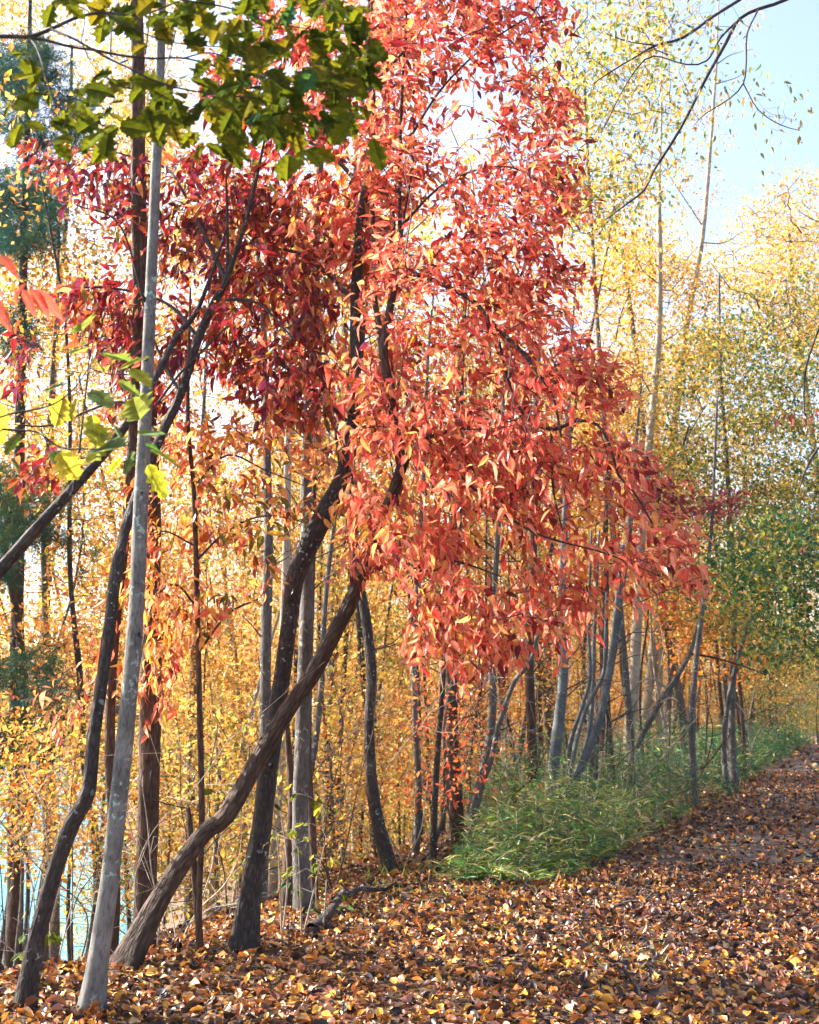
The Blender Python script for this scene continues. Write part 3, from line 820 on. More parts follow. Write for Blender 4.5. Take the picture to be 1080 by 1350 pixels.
# --- other traced trunks ------------------------------------------------
BARE = [
 ('broad_tree', 'broad warm brown trunk standing just behind the pale lichened trunk', 'bark_warm', 8.6, [(191, 1268, 35), (192, 1180, 34), (196, 1060, 34), (199, 940, 36), (200, 860, 35), (200, 760, 30), (202, 660, 26), (198, 560, 24), (190, 400, 22), (185, 250, 20), (185, 100, 17), (182, -60, 14)], 'w'),
 ('brown_tree', 'brown trunk half hidden behind the pale lichened trunk, left of the broad one', 'bark_warm', 8.4, [(146, 1262, 22), (150, 1180, 21), (150, 1080, 20), (145, 980, 18), (150, 850, 17), (170, 650, 16), (180, 450, 14), (178, 250, 14), (178, 60, 12)], 'w'),
 ('broken_snag', 'short broken reddish snag with a splintered top beside the leaning trunk', 'bark_warm', 8.25, [(266, 1262, 12), (259, 1180, 12), (253, 1110, 10), (248, 1066, 8)], 'n'),
 ('grey_tree', 'tall blue grey trunk with lichen right of the kinked trunk', 'bark_grey', 9.6, [(400, 1192, 30), (396, 1100, 26), (398, 1000, 25), (402, 880, 24), (405, 760, 22), (404, 640, 20), (408, 500, 19), (414, 350, 17), (422, 200, 15), (428, 0, 12)], 'w'),
 ('forked_tree', 'dark reddish trunk leaning against the blue grey trunk near the bank', 'bark_warm', 9.9, [(378, 1190, 20), (381, 1130, 18), (386, 1060, 14), (380, 980, 11), (374, 900, 10)], 'n'),
 ('thin_dark_tree', 'thin dark trunk close on the right of the blue grey trunk', 'bark_warm', 10.4, [(416, 1180, 12), (412, 1090, 12), (407, 1000, 10), (408, 900, 10), (412, 760, 9), (415, 600, 8)], 'w'),
 ('cream_tree', 'bright cream trunk seen in the gap behind the kinked trunk', 'bark_cream', 13.0, [(360, 1170, 14), (366, 1060, 14), (372, 960, 14), (374, 820, 13), (378, 700, 13), (380, 560, 12), (384, 380, 10), (388, 200, 8)], 'w'),
 ('furrowed_tree', 'furrowed grey trunk standing left of the kinked trunk at mid height', 'bark_grey', 11.0, [(345, 1160, 20), (350, 1040, 19), (350, 900, 19), (352, 800, 18), (354, 700, 16), (352, 600, 14), (350, 480, 12), (340, 330, 10)], 'w'),
 ('curved_tree', 'curved dark trunk with a leaning foot at the middle of the bank', 'bark_dark', 12.4, [(520, 1146, 24), (500, 1092, 22), (490, 1030, 19), (487, 960, 18), (490, 890, 18), (482, 810, 17), (470, 750, 15), (462, 660, 14), (468, 560, 12), (480, 420, 10)], 'w'),
 ('slim_black_tree', 'slim blackish trunk at the left end of the green cane patch', 'bark_dark', 13.0, [(571, 1142, 12), (573, 1060, 11), (578, 980, 10), (584, 900, 9), (585, 840, 8), (590, 760, 7), (600, 650, 6)], 'w'),
 ('pale_pole_tree', 'narrow sunlit grey trunk between the curved and the blackish trunks', 'bark_grey', 14.0, [(548, 1120, 11), (552, 1040, 11), (548, 960, 10), (546, 880, 9), (550, 780, 8), (560, 600, 7)], 'w'),
 ('wide_brown_tree', 'wide brown trunk behind red sprays left of the cane patch', 'bark_warm', 14.5, [(603, 1100, 22), (600, 1020, 21), (596, 950, 20), (596, 880, 19), (600, 780, 17), (606, 600, 14)], 'w'),
 ('elbow_tree', 'grey stem with an elbowed side limb at the back of the cane patch', 'bark_grey', 13.5, [(622, 1080, 18), (634, 1030, 17), (645, 980, 15), (650, 920, 13), (648, 860, 12), (652, 780, 10), (660, 650, 8)], 'w'),
 ('brown_pole_tree', 'straight brown trunk rising behind the middle of the cane patch', 'bark_warm', 18.0, [(702, 1000, 17), (700, 940, 16), (698, 880, 15), (700, 800, 14), (705, 650, 12)], 'w'),
 ('blue_trunk_tree', 'smooth blue grey trunk left of the many stemmed clump in the cane patch', 'bark_blue', 16.0, [(730, 1015, 20), (736, 960, 19), (742, 900, 17), (743, 840, 15), (742, 760, 13), (748, 620, 10)], 'w'),
 ('sunlit_tree', 'brightly sunlit cream trunk above the cane patch right of the clump', 'bark_cream', 24.0, [(830, 975, 20), (834, 920, 19), (838, 860, 18), (842, 780, 16), (850, 650, 14), (868, 450, 11), (870, 330, 9)], 'w'),
 ('shaded_tree', 'dark brown tapering trunk just left of the brightly sunlit cream trunk', 'bark_warm', 21.0, [(800, 985, 22), (798, 930, 17), (796, 870, 14), (798, 780, 12)], 'w'),
 ('leaning_pole_tree', 'grey brown trunk leaning right beside the many stemmed clump', 'bark_grey', 18.5, [(783, 995, 14), (795, 930, 14), (808, 860, 13), (815, 810, 12), (830, 700, 9)], 'w'),
 #('thin_post_tree', 'thin dark upright tree behind the diagonal dead trunk at the right', 'bark_dark', 22.0, [(914, 960, 10), (916, 900, 9), (920, 850, 9), (928, 790, 8), (938, 700, 7), (941, 640, 6), (946, 520, 5), (950, 400, 4)], 'w'),
 ('birch_like_tree', 'pale leaning trunk high among the washed out golden crowns', 'bark_cream', 30.0, [(850, 960, 16), (872, 760, 14), (890, 560, 13), (905, 430, 12), (925, 320, 9), (936, 200, 7), (945, 80, 4)], 'w'),
 ('far_pale_tree', 'pale straight trunk among the golden crowns left of the leaning one', 'bark_cream', 30.0, [(870, 960, 12), (868, 700, 11), (866, 560, 10), (871, 400, 8), (868, 300, 6), (872, 150, 4)], 'w'),
]
TOPS = []
for i, (nm, lab, mt, D, sp, kind) in enumerate(BARE):
    spec = [(a, b, D + .0, w) for a, b, w in sp]
    t, b, s = add_trunk(spec, nm, lab, 'tree' if nm != 'broken_snag' else 'snag', M[mt], sides=14, rough=.1, flare=.35, step=.12, seed=100 + i)
    rl = np.random.default_rng(200 + i)
    for q in range(8 if kind == 'w' else 3):
        j = int(rl.integers(len(s) // 3, len(s)))
        a = s[j]; L_ = rl.uniform(.3, .9) * D / 11
        dr = unit([rl.choice([-1, 1]) * rl.uniform(.5, 1), rl.uniform(-.5, .5), rl.uniform(.1, .8)])
        pp = [a, a + dr * L_ * .4 + rl.normal(size=3) * .06, a + dr * L_ * .75 + np.array([0, 0, .05]) + rl.normal(size=3) * .05, a + dr * L_ + rl.normal(size=3) * .12]
        r0 = .003 * D / 9
        tb = TB(); tb.tube(spline(pp, [r0 * 2, r0 * 1.4, r0, r0 * .5], .12)[0], np.linspace(r0 * 2, r0 * .5, len(spline(pp, [1, 1, 1, 1], .12)[0])), sides=4, seed=q)
        link('twig', tb.mesh('twig', M['twig'], b), t)
    if kind == 'w':
        TOPS.append((t, b, s[-1], unit(s[-1] - s[-6]), sp[-1][2] * .5 * D / F, mt, i))
# extra limbs
EX = bpy.data.objects
def last(n): return [o for o in COL.objects if o.name.startswith(n)][0]
e = last('elbow_tree'); add_limb(e, e.location, [(628, 1055, 13.5, 12), (648, 1000, 13.4, 10), (658, 955, 13.3, 9), (678, 900, 13.3, 9), (700, 870, 13.2, 8), (715, 820, 13.2, 6), (740, 790, 13.2, 4)], M['bark_grey'], seed=5)
# many-stemmed clump
tc_ = P(752, 1010, 17.0)
gz = tz(tc_.x, tc_.y)
tcl = thing('clump_tree', 'clump of blue grey stems fanning from one foot in the cane patch', 'tree', (tc_.x, tc_.y, gz))
for i, l in enumerate([[(758, 1030, 17, 14), (778, 985, 17, 13), (795, 930, 16.9, 12), (804, 880, 16.9, 11), (812, 810, 16.9, 10), (822, 720, 17, 8)],
                       [(750, 1030, 17, 8), (762, 970, 17, 8), (775, 930, 17, 7), (795, 890, 17, 7), (798, 850, 17, 6), (800, 780, 17, 5)],
                       [(748, 1030, 17.2, 8), (752, 980, 17.2, 8), (768, 930, 17.2, 7), (778, 890, 17.2, 7), (776, 820, 17.2, 6), (780, 700, 17.2, 4)],
                       [(756, 1030, 17.3, 9), (776, 970, 17.3, 9), (782, 900, 17.4, 8), (784, 830, 17.4, 7), (790, 700, 17.4, 5)]]):
    add_limb(tcl, Vector((tc_.x, tc_.y, gz)), l, M['bark_blue'], name='stem', seed=i)
# diagonal dead trunk
dd = P(842, 985, 22.0)
tdd = thing('dead_tree', 'diagonal dead trunk with broken side branches leaning over the far end of the cane', 'tree', (dd.x, dd.y, tz(dd.x, dd.y)))
for i, (l, m_) in enumerate([([(838, 985, 21.5, 12), (868, 930, 21.5, 11), (895, 888, 21.5, 10), (912, 855, 21.5, 8), (925, 810, 21.5, 7), (940, 770, 21.4, 6), (958, 735, 21.3, 5), (985, 722, 21.2, 3), (1020, 725, 21, 2)], 'bark_grey'),
                            ([(880, 908, 21.5, 5), (860, 895, 21.4, 4), (840, 900, 21.3, 2)], 'bark_cream'), ([(912, 862, 21.5, 5), (945, 868, 21.3, 4), (985, 880, 21, 3), (1010, 890, 21, 2)], 'bark_dark'),
                            ([(868, 928, 21.5, 4), (885, 920, 21.3, 3), (895, 925, 21.2, 2)], 'bark_cream')]):
    add_limb(tdd, tdd.location, l, M[m_], name='trunk' if i == 0 else 'branch', seed=i)
#==NEARLEAVES==
# ------------------------------------------------------------------ overhanging oak branch, top left
OAK = [t_oak(4, .38, .37, .2, 1), t_oak(5, .3, .33, .3, 2), t_oak(4, .44, .36, .12, 3)]
OPAL = [(.08, .105, .016), (.11, .135, .018), (.06, .085, .016), (.13, .12, .02), (.045, .12, .055), (.15, .15, .02), (.30, .34, .07), (.44, .42, .10), (.13, .2, .10)]
DO = 3.3
tk = thing('oak_branch', 'dark oak branch with broad lobed green leaves hanging in from the top left', 'branch', P(-60, 55, DO))
ob = tk.location.copy()
sk = Skel()
for i, l in enumerate([
    [(-900, 60, DO + .2, 26), (-500, 90, DO + .1, 20), (-200, 70, DO, 13), (-60, 52, DO, 9), (0, 48, DO, 7), (40, 48, DO, 6.5), (68, 38, DO, 6), (105, 22, DO, 5), (140, 17, DO, 4.5), (185, 20, DO, 3.5), (240, 0, DO, 2.5)],
    [(36, 49, DO, 5), (60, 53, DO, 4.5), (95, 62, DO, 4), (125, 66, DO, 4), (160, 73, DO + .05, 4), (200, 77, DO + .05, 3.5), (245, 77, DO + .1, 3), (300, 92, DO + .1, 2.5), (350, 103, DO + .1, 2)],
    [(66, 38, DO, 4.5), (95, 50, DO - .05, 4), (120, 64, DO - .05, 4), (145, 78, DO - .05, 4), (175, 92, DO - .1, 3.5), (200, 105, DO - .1, 3.5), (240, 117, DO - .1, 3), (290, 125, DO - .1, 2.5), (345, 130, DO - .1, 2)],
    [(38, 50, DO, 3), (48, 62, DO - .05, 3), (58, 90, DO - .1, 2.5), (68, 125, DO - .1, 2.5), (80, 142, DO - .1, 2), (110, 156, DO - .1, 2), (150, 170, DO - .1, 1.6)],
    [(140, 18, DO, 3), (165, 32, DO, 2.5), (200, 48, DO + .05, 2.3), (235, 57, DO + .1, 2), (290, 62, DO + .1, 1.8)],
    [(240, 77, DO + .1, 2.5), (280, 70, DO, 2.2), (330, 90, DO, 2), (380, 110, DO, 2), (430, 120, DO, 1.6), (470, 118, DO, 1.4)],
    [(330, 92, DO, 2), (370, 115, DO - .1, 2), (410, 150, DO - .1, 2), (432, 172, DO - .1, 2), (428, 190, DO - .1, 1.8)],
    [(240, 0, DO, 3), (300, 10, DO, 2.5), (360, 30, DO, 2), (420, 40, DO, 1.5)],
    [(232, 40, DO, 1.8), (222, 80, DO, 1.6), (212, 110, DO, 1.2)],
]):
    pts, rad = traced(l); sp, sr = spline(pts, rad, .02)
    tb = TB(); tb.tube(sp, sr, sides=7, rough=.15, seed=i)
    link('branch', tb.mesh('branch', M['twig'], ob), tk)
    if i != 0: sk.add(sp[::2])
    else: sk.add(sp[len(sp) // 2:])
ro = np.random.default_rng(31)
LV = Leaves(); targets = []
for poly, n_ in [([(240, -30), (500, -40), (490, 60), (505, 110), (480, 150), (420, 170), (300, 170), (250, 120)], 105), ([(60, -20), (250, -30), (240, 60), (160, 60), (120, 30)], 24), ([(0, 110), (150, 90), (170, 180), (120, 200), (40, 200), (0, 190)], 24), ([(150, 90), (300, 110), (420, 150), (430, 190), (300, 200), (180, 150)], 56), ([(0, 40), (60, 60), (30, 110), (0, 90)], 3), ([(400, 30), (505, 60), (500, 190), (430, 190)], 14)]:
    targets += [tuple(p[0]) for p in crown_points(poly, DO, .13, n_, ro)]
tb = TB(); dirs = sk.grow(targets, tb, ro, r=.0018, sag=.02)
for k_, tgt in enumerate(targets):
    p = np.array(tgt)
    for q in range(2):
        ax = np.array([ro.uniform(-.5, 1), ro.uniform(-.9, .2), ro.uniform(-1, .05)])
        nm = np.array([ro.normal() * .4, -1 + ro.normal() * .3, .5 + ro.normal() * .4])
        px, py = to_px(p)
        teal = .08 if px > 300 else .02
        LV.add(p, ax, nm, ro.uniform(.065, .115), pick(ro, [1, .8, .9, .4, teal, .2, 0, 0, 0]), ro.uniform(.8, 1.2), int(ro.integers(3)))
tag(link('twig', tb.mesh('twig', M['twig'], ob), tk), kind='stuff')
arr = LV.arrays()
leaf_parts(arr, np.arange(len(arr[0])), OAK, OPAL, M['oak_leaf'], tk, off=np.array(ob))

# ------------------------------------------------------------------ yellow green leaves, left
DY = 3.4
tyl = thing('young_oak_branch', 'sunlit yellow green leafy branch reaching across the pale trunk from the left', 'branch', P(-60, 565, DY))
yb = tyl.location.copy(); sk = Skel()
for i, l in enumerate([[(-700, 620, DY + .2, 14), (-300, 590, DY, 9), (-60, 566, DY, 5), (0, 566, DY, 4), (30, 568, DY, 3.5), (50, 570, DY, 3), (80, 590, DY, 2.5), (115, 592, DY, 2.5), (150, 590, DY - .05, 2), (178, 585, DY - .1, 2)],
                       [(-100, 590, DY - .1, 4), (0, 550, DY - .1, 3), (45, 540, DY - .1, 2.8), (72, 532, DY - .1, 2.6), (98, 512, DY - .1, 2.2), (120, 480, DY - .1, 1.5)],
                       [(68, 536, DY - .1, 2), (90, 560, DY - .1, 1.5), (110, 580, DY - .1, 1.3)], [(60, 575, DY, 1.6), (75, 600, DY, 1.2), (92, 618, DY, 1)]]):
    pts, rad = traced(l); sp, sr = spline(pts, rad, .02)
    tb = TB(); tb.tube(sp, sr, sides=7, rough=.1, seed=i + 4)
    link('branch', tb.mesh('branch', M['twig'], yb), tyl); sk.add(sp)
LV = Leaves()
YL = [(2, 520, -30, 85, 7, .2), (38, 575, 40, -10, 6, 0), (60, 592, 50, 30, 8, .5), (75, 590, 30, 45, 7, 0), (30, 570, -30, 25, 8, .5), (95, 505, -45, 8, 8, .4), (120, 470, 25, 20, 6, 0), (128, 465, 50, 6, 8, 0), (110, 440, -10, -30, 6, .2), (112, 515, 40, 12, 8, 0), (120, 540, 14, 55, 6, .1), (140, 545, 30, 42, 8, 0),
      (150, 585, -45, 25, 6, .1), (178, 590, -18, 40, 8, .2), (178, 575, 45, -12, 8, 0), (185, 585, 50, 12, 4, 0), (190, 590, 62, 22, 6, .1), (190, 605, 38, 60, 6, .3), (172, 590, -60, -8, 8, 0), (165, 600, -30, 28, 6, .1), (188, 560, -20, -50, 6, 0), (205, 470, -60, 10, 6, 0), (165, 485, 40, 14, 6, .2), (105, 520, -20, 40, 7, 0),
      (5, 590, 30, 40, 8, .2), (70, 570, 20, -60, 7, 0), (135, 590, -10, -42, 6, .1), (150, 500, 45, 20, 8, .3), (90, 470, 30, -20, 6, 0)]
for (a, b, dx, dy, c, tilt) in YL:
    p = np.array(P(a, b, DY - .05 + ro.uniform(-.1, .1))); q = np.array(P(a + dx, b + dy, DY + ro.uniform(-.06, .06)))
    LV.add(p, q - p, np.array([ro.normal() * .3, -.6 + ro.normal() * .3, .8]), np.linalg.norm(q - p) * .85, c, 1, int(ro.integers(3)))
tb = TB(); dirs = sk.grow([x for x in LV.pos], tb, ro, r=.0013, sag=.02)
tag(link('twig', tb.mesh('twig', M['twig'], yb), tyl), kind='stuff')
arr = LV.arrays(); leaf_parts(arr, np.arange(len(arr[0])), OAK, OPAL, M['oak_leaf'], tyl, off=np.array(yb))

# red spray at the left edge
DR = 3.2
trs = thing('red_leaf_spray', 'close pinkish red leaf spray poking in at the left edge', 'branch', P(-40, 380, DR))
rb = trs.location.copy()
tb = TB(); pts, rad = traced([(-500, 420, DR + .3, 8), (-200, 380, DR + .1, 5), (-40, 350, DR, 3), (10, 352, DR, 2.4), (35, 368, DR, 2), (45, 378, DR, 1.5)]); sp, sr = spline(pts, rad, .02); tb.tube(sp, sr, sides=6)
link('branch', tb.mesh('branch', M['twig'], rb), trs)
LV = Leaves()
for (a, b, dx, dy, ci) in [(28, 376, 22, 50, 2), (38, 376, 34, 48, 2), (42, 376, 50, 54, 2), (22, 378, -2, 30, 2), (-20, 385, 40, 42, 2), (-18, 360, 30, 40, 2), (0, 335, 26, 30, 2), (34, 372, -14, 20, 0), (-5, 395, 16, 48, 0)]:
    p = np.array(P(a, b, DR)); q = np.array(P(a + dx, b + dy, DR + ro.uniform(-.05, .05)))
    LV.add(p, q - p, np.array([ro.normal() * .2, -1, .4]), np.linalg.norm(q - p) * .85, ci, 1, int(ro.integers(3)))
arr = LV.arrays(); leaf_parts(arr, np.arange(len(arr[0])), [t_ovate(.15, .04, .1), t_ovate(.14, .05, .2), t_ovate(.13, .03, .15)], [(.62, .10, .065)] * 11, M['red_leaf_near'], trs, off=np.array(rb))

# ------------------------------------------------------------------ hanging branches, top right
DT = 5.2
ttr = thing('drooping_branch', 'dark bare arching branch with small yellow green leaves drooping from the top right', 'branch', P(1110, -60, DT))
tbz = ttr.location.copy(); sk = Skel()
for i, l in enumerate([
    [(1500, -300, DT, 22), (1300, -170, DT, 16), (1110, -40, DT, 9), (1035, 0, DT, 6), (1000, 12, DT, 6), (975, 25, DT, 5.5), (958, 55, DT, 5.5), (930, 105, DT, 5), (905, 155, DT, 4.5), (885, 190, DT, 4.5), (862, 225, DT, 4), (850, 250, DT, 3.5), (825, 270, DT, 3), (798, 290, DT, 2)],
    [(1110, -45, DT, 6), (1020, -30, DT, 5), (975, 0, DT, 5), (940, 22, DT, 5), (900, 50, DT, 4.5), (865, 60, DT, 4), (838, 75, DT, 3), (800, 98, DT, 2.5), (783, 110, DT, 2)],
    [(975, 25, DT, 4), (950, 50, DT, 3.5), (932, 80, DT - .1, 3), (905, 85, DT - .1, 2.5), (862, 74, DT, 2.5), (840, 90, DT, 2.5), (815, 130, DT + .1, 2), (795, 170, DT + .1, 2), (765, 195, DT + .1, 1.5)],
    [(1000, 12, DT, 3), (985, 45, DT - .2, 2.5), (984, 80, DT - .2, 2.5), (980, 110, DT - .2, 2.5), (962, 130, DT - .2, 2), (930, 150, DT - .2, 2), (915, 165, DT - .2, 1)],
    [(980, 110, DT - .2, 2), (1000, 145, DT - .2, 1.6), (1030, 165, DT - .2, 1.4), (1055, 172, DT - .2, 1)],
    [(865, 60, DT, 2.5), (830, 55, DT, 2), (800, 45, DT, 1.5)],
]):
    pts, rad = traced(l); sp, sr = spline(pts, rad, .04)
    tb = TB(); tb.tube(sp, sr, sides=7, rough=.12, seed=i)
    link('branch', tb.mesh('branch', M['twig'], tbz), ttr); sk.add(sp[::2] if i else sp[len(sp) // 2::2])
TPAL = [(.22, .24, .05), (.35, .26, .05), (.5, .3, .06), (.08, .18, .08), (.16, .2, .05), (.4, .2, .04)]
targets = []
for poly, n_ in [([(730, 10), (860, -20), (980, -20), (1000, 40), (880, 90), (840, 150), (760, 130), (735, 60)], 60), ([(760, 130), (900, 90), (960, 130), (930, 190), (860, 230), (780, 240)], 45), ([(980, 110), (1060, 170), (1030, 190), (960, 150)], 12), ([(740, 230), (860, 230), (830, 300), (760, 320)], 20)]:
    targets += [tuple(p[0]) for p in crown_points(poly, DT, .5, n_, ro)]
tb = TB(); dirs = sk.grow(targets, tb, ro, r=.0018, sag=.03)
tag(link('twig', tb.mesh('twig', M['twig'], tbz), ttr), kind='stuff')
LV = Leaves()
for k_, tgt in enumerate(targets):
    whorl(LV, np.array(tgt), dirs.get(k_, (0, 0, -1)), ro, int(ro.integers(5, 10)), .042, lambda p: pick(ro, [1, .8, .5, .6 if to_px(p)[0] > 950 else .15, .6, .2]), droop=1.4, spread=.5, jitter=.09)
arr = LV.arrays(); near, rest = split_near(arr, 300)
leaf_parts(arr, near, OV, TPAL, M['gold_leaf'], ttr, off=np.array(tbz))
tag(link('foliage', bake('foliage', arr, rest, OV, TPAL, M['gold_leaf'], off=tbz), ttr), kind='stuff')

# twig hanging at the right edge
DE = 6.0
tre = thing('hanging_twig', 'dark wiry twig with a few purple leaves hanging at the right edge', 'branch', P(1120, 330, DE))
eb = tre.location.copy(); sk = Skel()
for i, l in enumerate([[(1400, 0, DE, 12), (1250, 160, DE, 8), (1120, 340, DE, 5), (1085, 420, DE, 3.5), (1072, 455, DE, 3), (1062, 490, DE, 3), (1060, 530, DE, 2.5), (1063, 560, DE, 2)], [(1180, 500, DE, 6), (1095, 580, DE, 4), (1078, 592, DE, 4), (1062, 620, DE, 3), (1053, 648, DE, 2)], [(1250, 300, DE, 6), (1180, 500, DE, 6)]]):
    pts, rad = traced(l); sp, sr = spline(pts, rad, .04)
    tb = TB(); tb.tube(sp, sr, sides=6, rough=.12, seed=i)
    link('branch', tb.mesh('branch', M['twig'], eb), tre); sk.add(sp[len(sp) // 2:])
LV = Leaves()
for (a, b) in [(1050, 553), (1062, 548), (1075, 558), (1082, 545), (1070, 552), (1040, 556)]:
    whorl(LV, np.array(P(a, b, DE)), np.array([.3, 0, -.5]), ro, 4, .045, lambda p: pick(ro, [.1, .2, 0, 0, .6, 1]), droop=.8, spread=.7, jitter=.02)
arr = LV.arrays(); leaf_parts(arr, np.arange(len(arr[0])), OV, PAL, M['red_leaf'], tre, off=np.array(eb))
#==WOODS==
# ------------------------------------------------------------------ woods: traced-crown trees at the right and left
GPAL = [(.62, .35, .06), (.70, .44, .11), (.58, .25, .05), (.50, .16, .035), (.42, .37, .07), (.24, .28, .055), (.66, .44, .20), (.48, .11, .035), (.10, .16, .045), (.035, .115, .06), (.72, .53, .18)]
def wood_tree(name, label, stem, polys, D, depth, n, size, weights, seed, mat='gold_leaf', bark='bark_grey', per=14, jitter=.22, group=None, palette=GPAL, hole=.2, hs=.9, limbs=True):
    rl = np.random.default_rng(seed)
    t, b, s = add_trunk([(a, q, D, w) for a, q, w in stem], name, label, 'tree', M[bark], sides=9, rough=.08, flare=.3, step=.25, seed=seed, group=group)
    sk_ = Skel(); sk_.add(s[len(s) // 4:])
    tg = []
    for poly in polys:
        tg += [tuple(p[0]) for p in crown_points(poly, D, depth, n // len(polys), rl, hole=hole, hscale=hs)]
    tb = TB(); dr = sk_.grow(tg, tb, rl, r=.0035 * D / 9, sag=-.02)
    tag(kind='stuff', o=link('limbs', tb.mesh('limbs', M['twig'] if bark != 'bark_cream' else M['bark_grey'], b), t))
    LV = Leaves()
    for k_, q in enumerate(tg):
        p0 = np.array(q); ww = np.array(weights, float) * rl.uniform(.3, 1.7, len(weights))
        for _ in range(per):
            LV.add(p0 + rl.normal(size=3) * np.array([1.3, 1.3, .55]) * jitter, rl.normal(size=3) + np.array([0, 0, -.3]), np.array([rl.normal() * .6, rl.normal() * .6, 1]), size * rl.uniform(.6, 1.3), pick(rl, ww), rl.uniform(.75, 1.2), int(rl.integers(2)))
    arr = LV.arrays()
    tag(link('crown', bake('crown', arr, np.arange(len(arr[0])), RHO, palette, M[mat], off=b), t))
    return t

wood_tree('yellow_maple', 'yellow green maple filling the right side above the cane patch', [(965, 955, 12), (968, 800, 10), (960, 640, 8), (950, 480, 6), (948, 360, 4)],
          [[(850, 620), (870, 500), (920, 430), (1000, 400), (1060, 470), (1090, 560), (1100, 720), (980, 720), (900, 680)]], 25, 1.4, 640, .10, [.4, .5, .1, 0, 1, 1.4, .1, 0, 1.3, .6, .4], 301, per=26)
wood_tree('green_maple', 'shaded dark green maple low at the right edge over the path', [(1340, 960, 12), (1260, 820, 10), (1160, 760, 8), (1060, 730, 6)],
          [[(935, 720), (1000, 690), (1090, 680), (1120, 860), (1060, 880), (1000, 850), (950, 790)]], 15, .8, 240, .085, [0, .1, 0, 0, .15, .5, 0, 0, 1, 1.6, .1], 302, per=22, jitter=.2)
wood_tree('purple_dogwood', 'small dogwood with dusky purple pink leaves beside the red crown', [(912, 960, 11), (915, 900, 10), (920, 850, 9), (928, 790, 8), (938, 700, 6), (941, 640, 5), (946, 520, 4)],
          [[(800, 665), (870, 640), (972, 640), (975, 668), (900, 690), (820, 700)]], 21, .4, 60, .13, [1, .4, .3, 0, .8, 1.6, .3, 0, 0, 0, 0], 303, per=12, jitter=.13, palette=[(.33, .05, .05), (.25, .03, .05), (.5, .12, .1), (0, 0, 0), (.26, .04, .07), (.22, .05, .09), (.3, .07, .04)] + GPAL[7:], hole=0)
wood_tree('pink_dogwood', 'small dogwood with pinkish leaves among green at the right edge', [(1400, 960, 8), (1250, 820, 6), (1070, 740, 5)],
          [[(1010, 740), (1090, 700), (1100, 800), (1030, 770)]], 17, .3, 30, .10, [1, .4, .6, 0, .8, .6, 0, 0, 0, 0, 0], 304, per=10, jitter=.12, palette=[(.45, .1, .09), (.3, .06, .07), (.6, .2, .16), (0, 0, 0), (.35, .07, .1), (.25, .06, .1), (.3, .07, .04)] + GPAL[7:], hole=0)
wood_tree('orange_maple', 'orange leaved understory tree low behind the diagonal dead trunk', [(960, 955, 8), (955, 880, 7), (950, 800, 6)],
          [[(860, 790), (930, 760), (1010, 800), (1020, 880), (950, 900), (880, 870)]], 27, 1.2, 180, .14, [.3, .1, 1, 1.4, 0, 0, .6, 1.2, 0, 0, .1], 305, per=12)
for q, (lab, stem, poly, D, w, sd, n, nm) in enumerate([
    ('tall golden crown reaching the white sky at the upper right', [(900, 950, 16), (860, 700, 13), (840, 480, 10), (820, 330, 7)], [(740, 600), (745, 420), (790, 300), (860, 290), (930, 350), (960, 430), (900, 520), (840, 640)], 30, [1, 1, .4, .1, .8, .4, .5, 0, .05, 0, 1], 311, 620, 'golden_tree'),
    ('thin pale yellow crown at the top right corner of the woods', [(1100, 950, 14), (1080, 650, 11), (1050, 420, 8), (1040, 300, 5)], [(930, 360), (970, 270), (1060, 230), (1130, 260), (1120, 460), (1000, 440)], 34, [1, 1.2, .4, .1, .3, .2, .9, 0, 0, 0, 1], 312, 420, 'pale_yellow_tree'),
    ('tall sparse yellow green tree whose leaves speckle the white sky above', [(830, 950, 12), (800, 600, 9), (780, 300, 7), (770, 100, 5)], [(700, 300), (720, 60), (800, -40), (900, 20), (900, 200), (800, 330)], 22, [.5, .5, .2, 0, 1, 1, .2, 0, .4, .2, .3], 313, 260, 'sparse_tree'),
    ('golden crown low between the sunlit cream trunk and the maple', [(880, 955, 12), (890, 800, 10), (900, 700, 7)], [(780, 640), (880, 600), (1000, 680), (1000, 820), (900, 860), (800, 800)], 32, [1, 1, .6, .4, .6, .3, .7, .2, 0, 0, 1], 314, 360, 'low_golden_tree'),
]):
    wood_tree(nm, lab, stem, [poly], D, 1.6, n, .115, w, sd, per=26, jitter=.36, hole=.24, hs=.55)

wood_tree('golden_backdrop_tree', 'golden crown glowing behind the crimson leaves and oak branch at the left', [(70, 1200, 22), (60, 800, 17), (70, 500, 12), (90, 250, 8), (95, 60, 5)], [[(-60, -60), (240, -60), (240, 60), (60, 60), (-60, 40)], [(60, 60), (240, 60), (230, 230), (140, 230), (150, 120)], [(-60, 330), (250, 320), (240, 440), (60, 500), (-60, 480)], [(150, 230), (330, 200), (420, 420), (300, 440)], [(-60, 500), (230, 480), (240, 720), (-60, 720)]], 23, 1.5, 980, .11, [1, 1, .5, .1, .3, .2, .8, 0, 0, 0, 1], 321, per=20, jitter=.34, hole=.3, hs=.6)
wood_tree('golden_middle_tree', 'golden crown showing through the gaps of the red crown at the centre', [(430, 1120, 20), (440, 800, 16), (450, 500, 12), (470, 200, 8)], [[(300, 300), (560, 250), (760, 420), (800, 700), (560, 800), (330, 650)]], 26, 1.5, 420, .11, [1, 1, .5, .1, .5, .2, .8, 0, 0, 0, 1], 322, per=20, jitter=.36, hole=.3, hs=.6)
